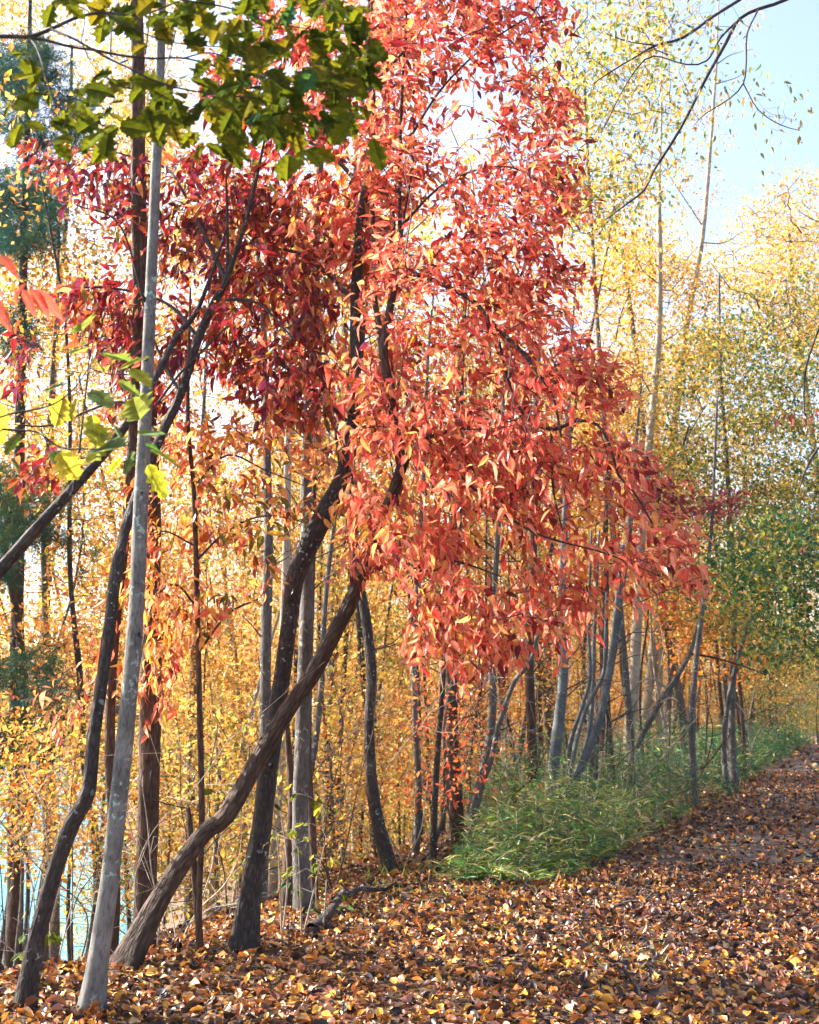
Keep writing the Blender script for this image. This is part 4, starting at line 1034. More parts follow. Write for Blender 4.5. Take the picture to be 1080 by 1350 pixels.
wood_tree('salmon_maple', 'small maple with flat salmon red sprays between trunks left of the cane patch', [(560, 1140, 8), (590, 1060, 6), (585, 960, 5), (600, 880, 4)], [[(540, 900), (640, 900), (660, 960), (600, 1090), (540, 1060)]], 13.6, .5, 46, .075, [1, .5, .6, 0, .2, 0, 0], 331, per=14, jitter=.16, palette=[(.72, .16, .08), (.75, .26, .10), (.8, .34, .14), (0, 0, 0), (.6, .08, .05), (0, 0, 0), (0, 0, 0)] + GPAL[7:], hole=0)
wood_tree('peach_maple', 'small maple with peach orange leaves low behind the curved dark trunk', [(455, 1150, 9), (450, 1060, 7), (470, 960, 5)], [[(400, 900), (620, 900), (640, 1060), (520, 1070), (410, 1040)]], 17, .7, 110, .08, [1, 1, .7, 0, .1, 0, 0], 332, per=12, jitter=.22, palette=[(.78, .30, .12), (.8, .42, .16), (.85, .50, .24), (0, 0, 0), (.7, .2, .08), (0, 0, 0), (0, 0, 0)] + GPAL[7:], hole=.1)
wood_tree('rusty_maple', 'small maple with rusty orange leaves low at the left edge above the lake', [(40, 1250, 9), (60, 1120, 7), (50, 960, 5)], [[(-30, 820), (170, 800), (170, 1110), (-30, 1130)]], 15, .8, 190, .075, [1, 1, .5, 0, .3, 0, 0], 333, per=12, jitter=.22, palette=[(.74, .26, .08), (.78, .38, .12), (.8, .46, .2), (0, 0, 0), (.6, .14, .06), (0, 0, 0), (0, 0, 0)] + GPAL[7:], hole=.1)
wood_tree('leafy_green_maple', 'low yellow green maple sprays hanging over the far end of the cane', [(955, 965, 9), (975, 860, 7), (1010, 760, 5)], [[(880, 740), (1000, 700), (1100, 720), (1110, 900), (1000, 880), (900, 830)]], 24, 1.0, 300, .09, [.3, .4, 0, 0, 1.2, 1.3, 0, 0, .8, .4, .4], 341, per=18, jitter=.28, hole=.2)
wood_tree('soft_green_tree', 'full yellow green crown at the right edge above the dark green maple', [(1240, 960, 14), (1180, 700, 10), (1100, 500, 7)], [[(960, 380), (1100, 330), (1130, 720), (1000, 700), (930, 560)]], 28, 1.4, 520, .11, [.5, .5, .1, 0, 1.2, 1.4, .1, 0, .8, .3, .5], 342, per=18, jitter=.36, hole=.24, hs=.6)
for q, (nm, lab, stem, poly, D, w, sd, n) in enumerate([
    ('low_gold_tree', 'low golden tree in front of the lake at the bottom left edge', [(20, 1280, 8), (30, 1150, 6), (20, 1000, 5)], [(-40, 960), (120, 960), (130, 1130), (60, 1160), (-40, 1150)], 12.5, [1, .9, .8, .5, .5, .3, .4, .2, .05, 0, .6], 351, 170),
    ('low_olive_tree', 'low olive gold tree on the slope left of the broad brown trunk', [(110, 1280, 8), (130, 1150, 6), (140, 1000, 5)], [(100, 930), (240, 930), (250, 1190), (165, 1200), (110, 1150)], 13.5, [.8, .8, .5, .3, 1, .9, .2, .1, .2, 0, .4], 352, 190),
    ('bright_gold_shrub', 'bright golden shrub foliage between the leaning and the kinked trunks', [(290, 1260, 7), (285, 1150, 6), (290, 1020, 5)], [(220, 940), (370, 930), (360, 1210), (240, 1220)], 12.5, [1, 1, .4, .2, 1, .7, .5, 0, .1, 0, .9], 353, 200),
    ('amber_tree', 'amber leaved small tree between the kinked and the curved trunks', [(430, 1230, 8), (440, 1120, 6), (435, 980, 5)], [(390, 880), (520, 900), (510, 1120), (420, 1170), (400, 1100)], 15, [1, .8, .9, .6, .6, .3, .4, .2, .1, 0, .5], 354, 170)]):
    wood_tree(nm, lab, stem, [poly], D, .8, n, .07, w, sd, per=18, jitter=.24, hole=.2, hs=1.2)
wood_tree('bronze_tree', 'bronze and gold crowned tree behind the crooked dark trunk at the left', [(60, 1220, 13), (66, 1000, 11), (58, 700, 9), (75, 400, 6), (80, 200, 4)], [[(-60, 560), (240, 540), (240, 760), (110, 900), (-60, 880)], [(-60, 240), (230, 220), (260, 480), (120, 560), (-60, 560)]], 18, 1.0, 760, .09, [.8, .6, 1, .8, .6, .4, .3, .4, .1, .05, .4], 361, per=20, jitter=.3, hole=.22, hs=.8)
# pines
PPAL = [(.025, .075, .035), (.04, .09, .035), (.012, .07, .06), (.09, .12, .03), (.015, .10, .10)]
BLADE = [(np.array([(-.035, 0, 0), (.035, 0, 0), (0, 1, -.08)], float), np.array([(0, 1, 2)]))]
def pine(label, stem, polys, D, depth, n, seed, size=.11, per=55, w=(1, 1, .7, .4, .2)):
    rl = np.random.default_rng(seed)
    t, b, s = add_trunk([(a, q, D, x) for a, q, x in stem], 'pine_tree', label, 'tree', M['bark_dark'], sides=10, flare=.2, step=.2, seed=seed)
    sk_ = Skel(); sk_.add(s[len(s) // 5:])
    tg = []
    for poly, m in zip(polys, n): tg += [tuple(p[0]) for p in crown_points(poly, D, depth, m, rl, hole=.1, hscale=1.1, layer=.34)]
    tb = TB(); dr = sk_.grow(tg, tb, rl, r=.0035, sag=-.05)
    tag(link('limbs', tb.mesh('limbs', M['twig'], b), t), kind='stuff')
    LV = Leaves()
    for k_, q in enumerate(tg):
        p0 = np.array(q); d = dr.get(k_, np.array([1., 0, 0])); ci = pick(rl, w)
        for _ in range(per):
            LV.add(p0 - d * rl.uniform(-.1, .55) + rl.normal(size=3) * .02, d * .7 + rl.normal(size=3) * .6, rl.normal(size=3), size * rl.uniform(.7, 1.2), ci, rl.uniform(.7, 1.3), 0)
    arr = LV.arrays()
    tag(link('needles', bake('needles', arr, np.arange(len(arr[0])), BLADE, PPAL, M['needle'], off=b), t), kind='stuff')
pine('dark green pine boughs low at the left edge below the diagonal trunk', [(-60, 1250, 26), (-50, 1000, 24), (-45, 800, 20), (-40, 620, 16), (-40, 450, 10)], [[(-60, 610), (60, 620), (140, 700), (110, 760), (60, 740), (-60, 790)], [(-60, 840), (80, 860), (100, 960), (60, 1010), (-60, 1010)]], 15, .7, (560, 420), 401)
pine('teal pine against the bright sky at the upper left', [(20, 1200, 26), (24, 700, 20), (30, 400, 15), (36, 150, 11), (40, 0, 7), (42, -80, 4)], [[(-40, 60), (60, 40), (130, 120), (120, 190), (40, 210), (-40, 180)], [(-40, 230), (80, 220), (85, 300), (20, 330), (-40, 300)], [(-40, 400), (60, 410), (40, 480), (-40, 480)]], 17, .9, (480, 440, 90), 402, size=.14, w=(.5, .6, 1, .1, 1))

# ------------------------------------------------------------------ woods: shared templates placed one by one
def template(seed, H, r0, cb, cr, nclus, per, size, weights, lean=.5, flat=.5, jitter=.3):
    rl = np.random.default_rng(seed)
    pts = [np.array([0, 0, -.3])]; rad = [r0 * 1.2]
    x = np.zeros(2); v = rl.normal(size=2) * .03
    K = 9
    for i in range(1, K + 1):
        v += rl.normal(size=2) * .035 * lean
        x = x + v * H / K
        pts.append(np.array([x[0], x[1], H * i / K])); rad.append(r0 * (1 - .85 * i / K))
    sp, sr = spline(pts, rad, .3)
    tb = TB(); tb.tube(sp, sr, sides=7, rough=.12, flare=.3, seed=seed % 13)
    sk_ = Skel(); sk_.add([q for q in sp if q[2] > H * cb * .7])
    tg = []
    while len(tg) < nclus:
        u = rl.uniform(cb, 1.05)
        a = rl.uniform(0, 6.283)
        env = cr * math.sin(math.pi * min(1, max(.04, (u - cb) / (1.08 - cb)) ** .7)) ** .6
        r_ = env * math.sqrt(rl.uniform(.05, 1))
        c = np.array([x[0] * u, x[1] * u])
        q = np.array([c[0] + r_ * math.cos(a), c[1] + r_ * math.sin(a), u * H])
        if mnoise.noise(Vector(q) * .55 + Vector((seed, 0, 0))) < -.12: continue
        tg.append(q)
    sk_.grow(tg, tb, rl, r=.006, sag=-.04)
    for _ in range(8):     # dead side twigs low on the trunk
        j = int(rl.integers(3, max(4, len(sp) // 2))); dr = unit([rl.normal(), rl.normal(), .3]); L_ = rl.uniform(.4, 1.5)
        tb.tube([sp[j], sp[j] + dr * L_ * .5 + rl.normal(size=3) * .06, sp[j] + dr * L_ + rl.normal(size=3) * .15], [.012, .008, .003], sides=3)
    LV = Leaves()
    for q in tg:
        ww = np.array(weights, float) * rl.uniform(.2, 1.8, len(weights))
        for _ in range(per):
            LV.add(q + rl.normal(size=3) * np.array([1, 1, flat]) * jitter, rl.normal(size=3) + np.array([0, 0, -.3]), np.array([rl.normal() * .6, rl.normal() * .6, 1]), size * rl.uniform(.6, 1.3), pick(rl, ww), rl.uniform(.75, 1.2), int(rl.integers(2)))
    arr = LV.arrays()
    return tb, arr
WG = [1, .9, .9, .45, .3, .15, .4, .12, .03, 0, .6]
WO = [.4, .2, 1, 1.3, 0, 0, .4, 1, .05, 0, .2]
WY = [.6, .8, .1, 0, 1, .8, .3, 0, .2, 0, .8]
TPL = []
for sd, H, r0, cb, cr, nc, per, size, w, bk in [
    (1, 13, .10, .28, 2.4, 380, 20, .09, WG, 'bark_grey'), (2, 15, .12, .34, 2.8, 400, 20, .09, WG, 'bark_warm'), (3, 12, .085, .25, 2.2, 330, 20, .09, WY, 'bark_dark'),
    (4, 14, .11, .3, 2.6, 380, 20, .09, WO, 'bark_grey'), (5, 17, .14, .4, 3.0, 400, 20, .10, WY, 'bark_cream')]:
    tb, arr = template(sd, H, r0, cb, cr, nc, per, size, w)
    TPL.append(('tall', tb.mesh('trunk', M[bk]), bake('crown', arr, np.arange(len(arr[0])), RHO, GPAL, M['gold_leaf'])))
for sd, H, r0, cb, cr, nc, per, size, w, bk in [
    (11, 4.5, .03, .12, 1.7, 200, 20, .075, WG, 'bark_grey'), (12, 5.5, .035, .15, 1.9, 220, 20, .075, WO, 'bark_warm'), (13, 3.5, .025, .1, 1.5, 180, 20, .075, WY, 'bark_grey'), (14, 6.5, .045, .18, 2.1, 240, 20, .08, WG, 'bark_dark'), (15, 6, .045, .12, 2.3, 260, 20, .09, [.1, .1, 0, .1, .5, 1, 0, 0, 1.6, 1.6, 0], 'bark_dark')]:
    tb, arr = template(sd, H, r0, cb, cr, nc, per, size, w, lean=1.2, flat=.25)
    TPL.append(('low', tb.mesh('trunk', M[bk]), bake('crown', arr, np.arange(len(arr[0])), RHO, GPAL, M['gold_leaf'])))
POLE = []
for sd, H, r0, bk in [(21, 11, .05, 'bark_grey'), (22, 12, .065, 'bark_dark'), (23, 10, .04, 'bark_cream'), (24, 13, .075, 'bark_warm'), (25, 9, .03, 'bark_dark')]:
    tb, arr = template(sd, H, r0, .45, 1.3, 70, 12, .11, WG, lean=2.2)
    POLE.append((tb.mesh('trunk', M[bk]), bake('crown', arr, np.arange(len(arr[0])), RHO, GPAL, M['gold_leaf'])))
rw = np.random.default_rng(77)
ZONES = [(-20, 'beyond the left edge'), (100, 'left of the lichened trunk'), (190, 'behind the lichened trunk'), (250, 'behind the leaning trunk foot'), (320, 'left of the kinked trunk'), (390, 'behind the kinked trunk'),
         (450, 'right of the kinked trunk'), (540, 'by the curved dark trunk'), (620, 'left of the cane'), (700, 'behind the near cane'), (790, 'behind the stem clump'), (860, 'by the sunlit cream trunk'), (930, 'by the diagonal dead trunk'), (1010, 'behind the far cane'), (9999, 'at the right edge')]
def place(name, label, group, tm, cm, x, y, s=1.0):
    px = 540 + F * x / y
    zone = [z_ for lim, z_ in ZONES if px < lim][0]
    dist = 'near' if y < 17 else 'middle distance' if y < 24 else 'far' if y < 34 else 'very far' if y < 55 else 'farthest'
    label = label + ', ' + dist + ', ' + zone
    t = thing(name, label, 'tree', (x, y, tz(x, y)), group)
    t.rotation_euler = (rw.normal() * .03, rw.normal() * .03, rw.uniform(0, 6.28)); t.scale = (s, s, s)
    link('trunk', tm, t); link('crown', cm, t)
def spots(n, y0, y1, px0, px1, dmin, mind, dmax=60, taken=None):
    out = []; g = 0
    taken = taken if taken is not None else []
    while len(out) < n and g < 20000:
        g += 1
        y = y0 + (y1 - y0) * rw.uniform() ** .8
        px = rw.uniform(px0, px1); x = (px - 540) / F * y
        d = (edge_x(y) - x) * .93
        if d < dmin or d > dmax or terrain(x, y) < wx + .1: continue
        ln_ = (x - 2.0) * -.927 + (y - 14) * .375; pd = abs((x - 2.0) * .375 + (y - 14) * .927)
        if 0 < ln_ < 26 and pd < (2.6 if mind > 1 else 1.0): continue
        if any((x - a) ** 2 + (y - b) ** 2 < mind ** 2 for a, b in taken): continue
        out.append((x, y)); taken.append((x, y))
    return out
tk_ = []
tall = [q for q in TPL if q[0] == 'tall']; low = [q for q in TPL if q[0] == 'low']
TLAB = ['grey trunk, yellow leaves', 'brown trunk, yellow leaves', 'dark trunk, yellow green leaves', 'grey trunk, orange leaves', 'pale trunk, pale yellow leaves']
LLAB = ['small yellow leaves', 'orange leaves', 'yellow green leaves', 'dark stem, yellow leaves', 'dark green leaves']
PLAB = ['grey', 'dark', 'pale cream', 'warm brown', 'very thin dark']
SHADE_TREES = [(-11.8, 7.2, 2), (-20, 22, 0), (-13.2, 20.5, 3)]  # unseen tall trees added left of frame to dapple the ground with shade
for x, y, q in SHADE_TREES:
    q_ = tall[q]
    place('golden_wood_tree', 'tall tree, ' + TLAB[q], 'tall woods trees ' + TLAB[q], q_[1], q_[2], x, y, 1.0); tk_.append((x, y))
for x, y, k_ in [(-8.0, 14.3, 3), (-9.6, 15.0, 0), (-7.2, 8.9, 1), (-9.0, 9.7, 3), (-10.6, 12.6, 4)]:  # added off-frame poles whose crowns cast shade bands over the foreground
    q = POLE[k_]; place('pole_tree', 'slim pole tree, ' + PLAB[k_] + ' stem', PLAB[k_] + ' pole trees in the woods', q[0], q[1], x, y, 1.0); tk_.append((x, y))
for (x, y) in spots(44, 18, 75, -60, 1150, 1.5, 2.6, taken=tk_):
    k_ = int(rw.integers(len(tall))); q = tall[k_]
    place('golden_wood_tree', 'tall tree, ' + TLAB[k_], 'tall woods trees ' + TLAB[k_], q[1], q[2], x, y, rw.uniform(.85, 1.25))
for (x, y) in spots(46, 13, 60, -60, 1050, 1.5, 1.6, taken=tk_):
    k_ = int(rw.integers(4)); q = low[k_]
    place('understory_tree', 'bushy tree, ' + LLAB[k_], 'understory trees ' + LLAB[k_], q[1], q[2], x, y, rw.uniform(.8, 1.3))
for (x, y) in spots(150, 12, 60, -50, 1075, .8, .6, taken=tk_):
    k_ = int(rw.integers(len(POLE))); q = POLE[k_]
    place('pole_tree', 'slim pole tree, ' + PLAB[k_] + ' stem', PLAB[k_] + ' pole trees in the woods', q[0], q[1], x, y, rw.uniform(.7, 1.2))
for i in range(92):
    y = rw.uniform(42, 150) if i < 60 else rw.uniform(78, 125); side = rw.choice([-1, 1])
    x = path_left(y) + (-rw.uniform(1.5, 12) if side < 0 else 4.4 + rw.uniform(1, 14))
    if y > 88: x = path_left(y) + rw.uniform(-12, 25)
    k_ = int(rw.integers(4)); big = i % 2
    q = tall[k_] if big else low[k_]
    place('path_tree', ('tall path tree, ' if big else 'low path tree, ') + (TLAB if big else LLAB)[k_], ('tall' if big else 'low') + ' trees at the far end of the path ' + (TLAB if big else LLAB)[k_], q[1], q[2], x, y, rw.uniform(.8, 1.2))
for i in range(46):
    y = rw.uniform(24, 95); x = rw.uniform(edge_x(y) + .3, path_left(y) - .5)
    k_ = int(rw.integers(len(POLE))); q = POLE[k_]
    place('pole_tree', 'slim tree in the cane, ' + PLAB[k_] + ' stem', PLAB[k_] + ' pole trees at the back of the cane', q[0], q[1], x, y, rw.uniform(.5, 1.0))
for i in range(22):
    y = rw.uniform(52, 92); x = y * rw.uniform(.335, .372) if y > 64 else path_left(y) - rw.uniform(.8, 4)
    k_ = (4, 4, 1)[i % 3]; q = low[k_]
    place('path_tree', 'low path end tree, ' + LLAB[k_], 'low trees at the far end of the path ' + LLAB[k_], q[1], q[2], x, y, rw.uniform(.7, 1.1))
for (t, b, e_, d_, r_, mt, i) in TOPS:
    d_ = unit(d_ + np.array([0, 0, .6])); q1 = e_ + d_ * 1.3; q2 = q1 + unit(d_ + np.array([.1, .1, .5])) * 1.6
    sp, sr = spline([e_ - d_ * .05, q1, q2], [r_ * .92, r_ * .6, r_ * .2], .3)
    tb = TB(); tb.tube(sp, sr, sides=12, seed=i); link('upper_trunk', tb.mesh('upper_trunk', M[mt], b), t)
    c = link('crown', POLE[i % 5][1], t); sc_ = .55; c.scale = (sc_,) * 3
    hz = (11, 12, 10, 13, 9)[i % 5] * sc_
    c.location = Vector(q2) - Vector(b) - Vector((0, 0, hz * .8)); c.rotation_euler = (0, 0, i * 1.1)
# far shore forest as one mass
LVn = 52000
yy = RNG.uniform(60, 420, LVn); pxx = RNG.uniform(-500, 1300, LVn)
xx = (pxx - 540) / F * yy
d = (edge_x(yy) - xx) * .93
keep = (d > 97) | ((yy > 118) & (d > -90))
yy, xx, d = yy[keep], xx[keep], d[keep]
tt_ = terrain(xx, yy)
hh = RNG.uniform(0, 1, len(yy)) ** .7 * (10 + 5 * np.sin(xx * .35) * np.cos(yy * .22) + 3 * np.sin(xx * .9 + yy * .6))
pos = np.stack([xx, yy, tt_ + np.maximum(hh, .3)], -1)
n_ = len(pos)
ax = RNG.normal(size=(n_, 3)); nm = RNG.normal(size=(n_, 3)) * .6 + np.array([0, 0, 1])
ci = RNG.choice(11, n_, p=np.array([1, 1, .8, .3, .5, .2, .6, .2, .05, .1, .8]) / 5.55)
ci = np.where(d < 90, RNG.choice([3, 7, 8, 9, 8, 2, 9], n_), ci)
arr = (pos, ax, nm, RNG.uniform(.5, 1.4, n_), ci, RNG.uniform(.7, 1.2, n_), RNG.integers(0, 2, n_))
ff = link('far_forest', bake('far_forest', arr, np.arange(n_), RHO, GPAL, M['gold_leaf']))
tag(ff, 'hazy golden forest covering the hillside across the lake', 'forest', kind='stuff')
#==GROUNDCOVER==
# ------------------------------------------------------------------ cane patch
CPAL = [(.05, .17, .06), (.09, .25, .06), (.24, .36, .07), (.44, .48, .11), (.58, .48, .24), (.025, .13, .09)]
rc = np.random.default_rng(501)
CB = [(np.array([(-.008, 0, 0), (.008, 0, 0), (-.07, .35, .02), (.07, .35, .02), (0, 1, -.25), (0, .35, -.02)], float), np.array([(0, 1, 5), (0, 5, 2), (1, 3, 5), (2, 5, 4), (5, 3, 4)]))]
LV = Leaves(); tb = TB()
cnt = 0
while cnt < 5600:
    y = 11.3 + 60 * rc.uniform() ** 1.3
    xr = path_left(y) - .35 + .25 * math.sin(y * 1.9)
    if y < 17: xr = np.interp(y, [11.3, 12.5, 14, 17], [.9, 1.9, 2.5, path_left(17) - .35])
    xl = max(edge_x(y) - .6, np.interp(y, [11, 12.5, 14], [.35, .5, .3]))
    xl = max(edge_x(y) + .1, .5 + .12 * (y - 11.5)) if y < 16 else edge_x(y) - .5
    if xr <= xl: continue
    x = rc.uniform(xl, xr)
    e = min(1, (xr - x) / .7 + .25) * min(1, (y - 11.0) / 4 + .25)
    h = rc.uniform(.4, 1.05) * e * (.8 if y < 14 else 1) * (1 + .3 * math.sin(x * 1.3 + y * .9) + .25 * math.sin(x * 4.1 - y * 2.7)) * (1.15 if y > 18 else 1)
    z = tz(x, y)
    ln = rc.normal(size=2) * .12
    top = np.array([x + ln[0], y + ln[1], z + h])
    base_ = np.array([x, y, z])
    if y < 30 and cnt % 2 == 0: tb.tube([base_, (base_ + top) / 2 + rc.normal(size=3) * .02, top], [.004, .0035, .002], sides=3, seed=cnt % 11)
    sunny = math.exp(-((y - 13.5) / 4.5) ** 2)  # nearer blades get a sunlit yellow green put into their colour
    nl = int(9 if y < 25 else 6)
    dry = rc.uniform() < (.34 if y < 17 else .12)
    for _ in range(nl):
        f = rc.uniform(.25, 1.05) ** .7
        p = base_ * (1 - f) + top * f
        a = rc.uniform(0, 6.283)
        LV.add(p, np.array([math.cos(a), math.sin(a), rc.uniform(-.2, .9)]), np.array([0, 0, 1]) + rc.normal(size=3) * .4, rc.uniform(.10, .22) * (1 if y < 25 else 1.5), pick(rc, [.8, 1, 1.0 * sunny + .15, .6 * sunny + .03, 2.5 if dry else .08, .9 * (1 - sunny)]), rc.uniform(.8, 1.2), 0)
    cnt += 1
arr = LV.arrays()
cp = thing('cane_patch', 'dense knee high patch of green cane grass along the left side of the path', 'cane', (3.0, 16.0, tz(3, 16)))
cp['kind'] = 'stuff'
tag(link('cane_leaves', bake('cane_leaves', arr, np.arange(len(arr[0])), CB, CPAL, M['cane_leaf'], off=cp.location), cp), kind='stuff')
tag(link('cane_stems', tb.mesh('cane_stems', M['bark_cream'], cp.location), cp), kind='stuff')

CL = Leaves()
for i in range(110):
    j = int(rc.integers(len(arr[0]))); p = arr[0][j]
    if p[1] > 26 or p[2] - tz(p[0], p[1]) < .25: continue
    CL.add(p + (0, 0, .04), rc.normal(size=3) * (1, 1, .3), np.array([rc.normal() * .4, -.3, 1]), rc.uniform(.05, .09), int(rc.choice([0, 2, 3, 8, 6])), 1, int(rc.integers(5)))
ca = CL.arrays(); leaf_parts(ca, np.arange(len(ca[0])), OV, PAL, M['red_leaf_near'], cp, off=np.array(cp.location), name='caught_leaf')
# small weedy tufts on the bank
LV = Leaves()
for (cx, cy, n, s) in [(0.05, 10.5, 30, .09), (-.1, 11.2, 26, .1), (.3, 11.0, 24, .1), (.45, 11.8, 30, .12), (-.35, 10.1, 20, .08), (.9, 10.6, 14, .1), (.62, 8.7, 10, .09), (1.55, 8.2, 40, .09), (1.35, 8.0, 30, .08), (.2, 12.3, 30, .13), (-.1, 12.2, 26, .13), (-.5, 9.6, 14, .1), (2.2, 11.2, 26, .1), (1.0, 11.7, 30, .13)]:
    for _ in range(n):
        x = cx + rc.normal() * .22; y = cy + rc.normal() * .22
        LV.add(np.array([x, y, tz(x, y)]), np.array([rc.normal() * .6, rc.normal() * .6, 1]), rc.normal(size=3), s * rc.uniform(.5, 1.4), pick(rc, [.3, .6, .9, .8, 1.3 if cy < 9 else .5, 0]), 1, 0)
arr = LV.arrays()
gt = link('grass_tufts', bake('grass_tufts', arr, np.arange(len(arr[0])), CB, CPAL, M['cane_leaf']))
tag(gt, 'thin tufts of grass and weeds among the fallen leaves on the bank', 'grass', kind='stuff')

# ------------------------------------------------------------------ leaf litter
LIT = [t_curl(.3, .3, 1), t_curl(.34, .18, 2), t_curl(.26, .45, 3), t_curl(.38, .25, 4), t_star(.5, 5, .5, 5), t_curl(.3, -.3, 6), t_star(.5, 4, .45, 8), t_oak(3, .4, .36, .5, 21, 3), t_oak(3, .45, .33, -.4, 22, 3), t_ovate(.24, .22, -.5, .3)]
LPAL = [(.42, .15, .035), (.30, .09, .03), (.70, .33, .045), (.52, .32, .17), (.04, .017, .014), (.09, .034, .022), (.42, .16, .11), (.78, .43, .07), (.62, .21, .035), (.20, .20, .22), (.28, .15, .08), (.022, .012, .014)]  # blue grey entry: sky reflected on pale undersides, put into the colour
LW = np.array([1.5, .8, 1.3, .8, 1.6, 1.4, .5, .7, 1.0, .1, .8, 1.2]); LW /= LW.sum()  # dark entries weighted up, putting the shade between leaves into their colour
def litter(n, y0, y1, s0, s1, dens_pow=1.0):
    y = y0 + (y1 - y0) * RNG.uniform(0, 1, n) ** dens_pow
    half = 400 + 160
    px = RNG.uniform(540 - 640, 540 + 640, n)
    x = (px - 540) / F * y * 1.02
    d = (edge_x(y) - x) * .93
    k = d < 3.0
    x, y = x[k], y[k]
    m = len(x)
    z = terrain(x, y) + RNG.uniform(.0, .035, m)
    a = RNG.uniform(0, 6.283, m)
    ax = np.stack([np.cos(a), np.sin(a), RNG.normal(0, .28, m)], -1)
    nm = np.stack([RNG.normal(0, .38, m), RNG.normal(0, .38, m), np.ones(m)], -1)
    onpath = x > path_left(y)
    ci = RNG.choice(12, m, p=LW)
    w2 = LW * np.array([1, 1.5, .45, .8, 1.3, 1.4, 1.3, .3, .7, 1.8, 1, 1.2]); w2 /= w2.sum()
    ci = np.where(onpath & (y > 8), RNG.choice(12, m, p=w2), ci)
    return [np.stack([x, y, z], -1), ax, nm, RNG.uniform(s0, s1, m) * RNG.choice([.7, 1, 1.15], m), ci, RNG.uniform(.75, 1.25, m), RNG.choice(10, m, p=np.array([1, 1, 1, 1, 1, .8, .7, .9, .9, 1.4]) / 9.7)]
def cat(a, b): return tuple(np.concatenate([p, q]) for p, q in zip(a, b))
L1 = litter(42000, 4.6, 13, .038, .08, .85)
L2 = litter(42000, 13, 34, .055, .105, .8)
L3 = litter(14000, 32, 90, .12, .25, .9)
arr = cat(cat(L1, L2), L3)
# the 300 that show largest inside the frame become parts of the ground
px_ = np.array([to_px(p) for p in arr[0][:len(L1[0])]]) if True else None
inside = np.zeros(len(arr[0]), bool)
inside[:len(px_)] = (px_[:, 0] > 5) & (px_[:, 0] < 1075) & (px_[:, 1] < 1345) & (arr[4][:len(px_)] != 4) & (arr[4][:len(px_)] != 11)
score = np.where(inside, arr[3] / np.maximum(arr[0][:, 1], 1) * (1 + 2 * np.maximum(arr[0][:, 2], 0)), -1)
o = np.argsort(-score)
near, rest = o[:300], o[300:]
arr[0][near, 2] += .012
leaf_parts(arr, near, LIT, LPAL, M['litter_leaf'], ground, name='fallen_leaf')
lo_ = link('leaf_litter', bake('leaf_litter', arr, rest, LIT, LPAL, M['litter_leaf']), ground); tag(lo_, kind='stuff')

# sticks and small log on the bank
rs = np.random.default_rng(91)
def stick(pts_, r, mat, name, label, cat_, group=None, sides=6, twigs=0):
    g_ = [np.array(p) for p in pts_]
    base_ = Vector(g_[0])
    sp, sr = spline(g_, np.linspace(r, r * .5, len(g_)), .02)
    tb = TB(); tb.tube(sp, sr, sides=sides, rough=.18, seed=len(label))
    for _ in range(twigs):
        j = int(rs.integers(2, len(sp) - 1)); dr = unit([rs.normal(), rs.normal(), abs(rs.normal())])
        tb.tube([sp[j], sp[j] + dr * rs.uniform(.08, .3)], [r * .4, r * .15], sides=4)
    o_ = link(name, tb.mesh(name, M[mat], base_), None, base_); tag(o_, label, cat_, group)
def gp(px, py, dz=.02):
    h = ground_hit(px, py); return (h.x, h.y, h.z + dz)
stick([gp(412, 1232, .03), gp(432, 1215, .05), gp(452, 1196, .12)], .05, 'bark_dark', 'log', 'short dark rotten log lying on the bank right of the kinked trunk', 'log', sides=10)
stick([gp(440, 1205, .08), gp(470, 1192, .12), gp(500, 1185, .08), gp(530, 1172, .05)], .03, 'bark_dark', 'fallen_branch', 'dark fallen branch lying along the bank crest below the curved trunk', 'branch', twigs=6)
stick([gp(110, 1332, .04), gp(130, 1328, .05), gp(150, 1330, .05), gp(166, 1340, .04)], .009, 'bark_grey', 'stick', 'thin pale stick on the leaves at the foot of the lichened trunk', 'stick', twigs=1)
for i, (a, b, c, d_, lab) in enumerate([(730, 1108, 775, 1098, 'pale dry stick poking out of the cane edge towards the path'), (640, 1165, 668, 1160, 'short pale twig lying in front of the cane patch'), (810, 1200, 850, 1195, 'dry twig lying on the sunlit leaves near the path centre')]):
    stick([gp(a, b, .04), gp((a + c) / 2, (b + d_) / 2, .06), gp(c, d_, .04)], .008, 'bark_cream', 'stick', lab, 'stick', twigs=2)

for i in range(9):
    a = rs.uniform(300, 1040); b_ = rs.uniform(1120, 1330); g0 = np.array(gp(a, b_, .035)); dr_ = unit([rs.normal(), rs.normal(), 0]) * rs.uniform(.12, .35)
    stick([g0, g0 + dr_ * .5 + rs.normal(size=3) * .01, g0 + dr_ + rs.normal(size=3) * .01], rs.uniform(.003, .007), ['twig', 'bark_grey', 'bark_cream'][i % 3], 'fallen_twig', 'thin broken twig lying on the fallen leaves of the path', 'twig', group='broken twigs on the leaves', twigs=1)
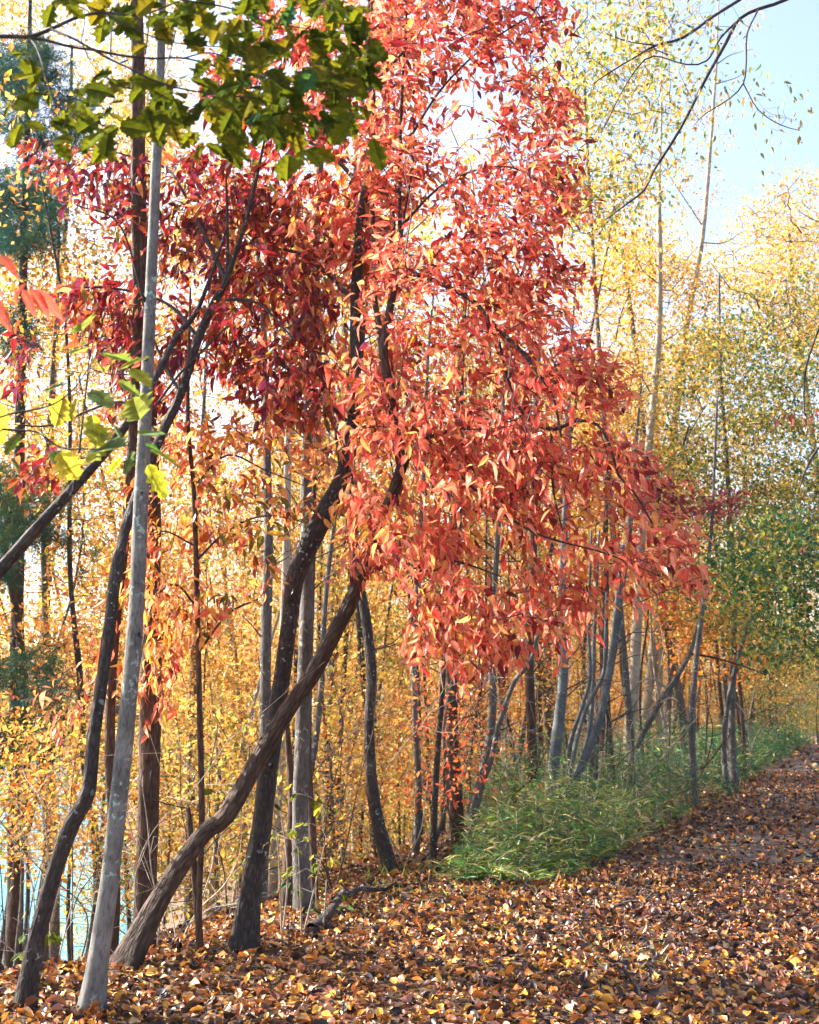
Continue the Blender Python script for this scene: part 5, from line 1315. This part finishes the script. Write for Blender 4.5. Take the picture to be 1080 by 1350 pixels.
# seedlings on the bank
def seedling(bx, by, h, n, pal, label, size=.08, D=None, mat='oak_leaf', stemmat='bark_cream'):
    g = ground_hit(bx, by) if D is None else P(bx, by, D)
    z = tz(g.x, g.y)
    t = thing('seedling', label, 'seedling', (g.x, g.y, z))
    b = np.array([g.x, g.y, z])
    sk_ = Skel(); LVs = Leaves()
    for q in range(2):
        top = b + np.array([rs.normal() * .12 * h, rs.normal() * .1 * h, h * rs.uniform(.75, 1)])
        sp, sr = spline([b - (0, 0, .03), (b + top) / 2 + rs.normal(size=3) * .04 * h, top], [.008, .006, .003], .06)
        tb = TB(); tb.tube(sp, sr, sides=5); link('stem', tb.mesh('stem', M[stemmat], b), t); sk_.add(sp[2:])
    tg = [b + np.array([rs.normal() * .22 * h, rs.normal() * .2 * h, h * rs.uniform(.35, 1.05)]) for _ in range(n)]
    tb = TB(); sk_.grow(tg, tb, rs, r=.003, sides=3); tag(link('twigs', tb.mesh('twigs', M[stemmat], b), t), kind='stuff')
    for q in tg:
        for _ in range(2): LVs.add(q, np.array([rs.normal(), rs.normal(), -.4]), np.array([rs.normal() * .4, -.4, 1]), size * rs.uniform(.7, 1.3), pal[int(rs.integers(len(pal)))], 1, int(rs.integers(3)))
    a = LVs.arrays(); leaf_parts(a, np.arange(len(a[0])), OAK, OPAL, M[mat], t, off=b)
seedling(372, 1238, 1.15, 16, [1, 8, 6, 7, 2], 'pale stemmed seedling with green and yellow leaves right of the kinked trunk foot')
seedling(398, 1236, .8, 10, [7, 6, 8], 'yellow leaved seedling beside the short dark log')
seedling(40, 1300, .45, 8, [2, 1, 8], 'small green seedling at the foot of the crooked left tree')
seedling(425, 1228, .45, 7, [8, 4, 2], 'low dark green seedling just above the short dark log')
seedling(660, 1165, .2, 7, [6, 7], 'tiny bright yellow green seedling alone in front of the cane patch', size=.05)

# bare twiggy shrubs catching the light among the trunks
def bare_shrub(px, py, D, h, mat, label, seed):
    rl = np.random.default_rng(seed)
    g_ = P(px, py, D); z = tz(g_.x, g_.y)
    t = thing('bare_shrub', label, 'shrub', (g_.x, g_.y, z)); b = np.array([g_.x, g_.y, z])
    for q in range(int(rl.integers(3, 6))):
        tb = TB()
        dr = unit([rl.normal() * .45, rl.normal() * .3, 1]); pts_ = [b - (0, 0, .04)]; r0 = .0035 * D / 8
        L_ = h * rl.uniform(.6, 1.1)
        for i in range(1, 6):
            dr = unit(dr + rl.normal(size=3) * .28); pts_.append(pts_[-1] + dr * L_ / 5)
        sp, sr = spline(pts_, np.linspace(r0 * 1.8, r0 * .5, 6), .1); tb.tube(sp, sr, sides=4)
        for w_ in range(7):
            j = int(rl.integers(len(sp) // 4, len(sp) - 1)); d2 = unit(rl.normal(size=3) + np.array([0, 0, .4])); l2 = L_ * rl.uniform(.12, .4)
            m_ = sp[j] + d2 * l2 * .5 + rl.normal(size=3) * l2 * .15
            tb.tube([sp[j], m_, sp[j] + d2 * l2], [r0 * .8, r0 * .6, r0 * .3], sides=3)
            tb.tube([m_, m_ + unit(d2 + rl.normal(size=3)) * l2 * .5], [r0 * .5, r0 * .25], sides=3)
        link('stem', tb.mesh('stem', M[mat], b), t)
for i, (px, py, D, h, mt, lab) in enumerate([
    (20, 1250, 9.5, 3.0, 'twig', 'dark twiggy shrub at the very left edge in front of the lake'),
    (70, 1240, 8.6, 2.2, 'bark_cream', 'pale twiggy shrub between the crooked dark tree and the lake'),
    (100, 1240, 10.5, 3.4, 'bark_warm', 'tall brown twiggy shrub left of the pale lichened trunk'),
    (205, 1240, 8.4, 2.0, 'bark_cream', 'pale twiggy shrub in front of the broad brown trunk'),
    (235, 1230, 9.6, 2.2, 'bark_cream', 'pale twiggy shrub behind the leaning trunk'),
    (300, 1220, 10.5, 2.6, 'bark_dark', 'dark twiggy shrub between the leaning and the kinked trunks'),
    (440, 1170, 11.5, 2.2, 'bark_warm', 'brown twiggy shrub left of the curved dark trunk'),
    (535, 1130, 13.5, 2.4, 'bark_cream', 'pale twiggy shrub right of the curved dark trunk'),
    (610, 1090, 13.8, 2.8, 'bark_warm', 'brown twiggy shrub at the left end of the cane patch'),
    (665, 1050, 14.5, 3.0, 'bark_cream', 'pale twiggy shrub rising from the back of the cane patch'),
    (690, 1030, 15.5, 3.0, 'bark_dark', 'dark twiggy shrub beside the smooth blue grey trunk'),
    (815, 990, 19.0, 3.2, 'bark_cream', 'pale twiggy shrub left of the sunlit cream trunk'),
    (880, 980, 24.0, 3.4, 'bark_warm', 'brown twiggy shrub beneath the diagonal dead trunk'),
    (980, 965, 30.0, 3.6, 'bark_cream', 'pale twiggy shrub near the far end of the cane')]):
    bare_shrub(px, py, D, h, mt, lab, 900 + i)

# ------------------------------------------------------------------ air
hv = np.array([(x, y, z) for x in (-1200, 1200) for y in (-600, 1700) for z in (-8.0, 70.0)], float)
hf = np.array([(0, 1, 3, 2), (4, 6, 7, 5), (0, 4, 5, 1), (2, 3, 7, 6), (0, 2, 6, 4), (1, 5, 7, 3)])
hm, hnt, ho = new_mat('haze_air')
hpv = N(hnt, 'ShaderNodeVolumePrincipled'); hpv.inputs['Density'].default_value = HAZE; hpv.inputs['Color'].default_value = (.93, .96, 1, 1); hpv.inputs['Anisotropy'].default_value = .35
hnt.links.new(hpv.outputs[0], ho.inputs['Volume'])
hz_ = link('haze', mesh_np('haze', hv, hf, mat=hm)); tag(hz_, kind='stuff')
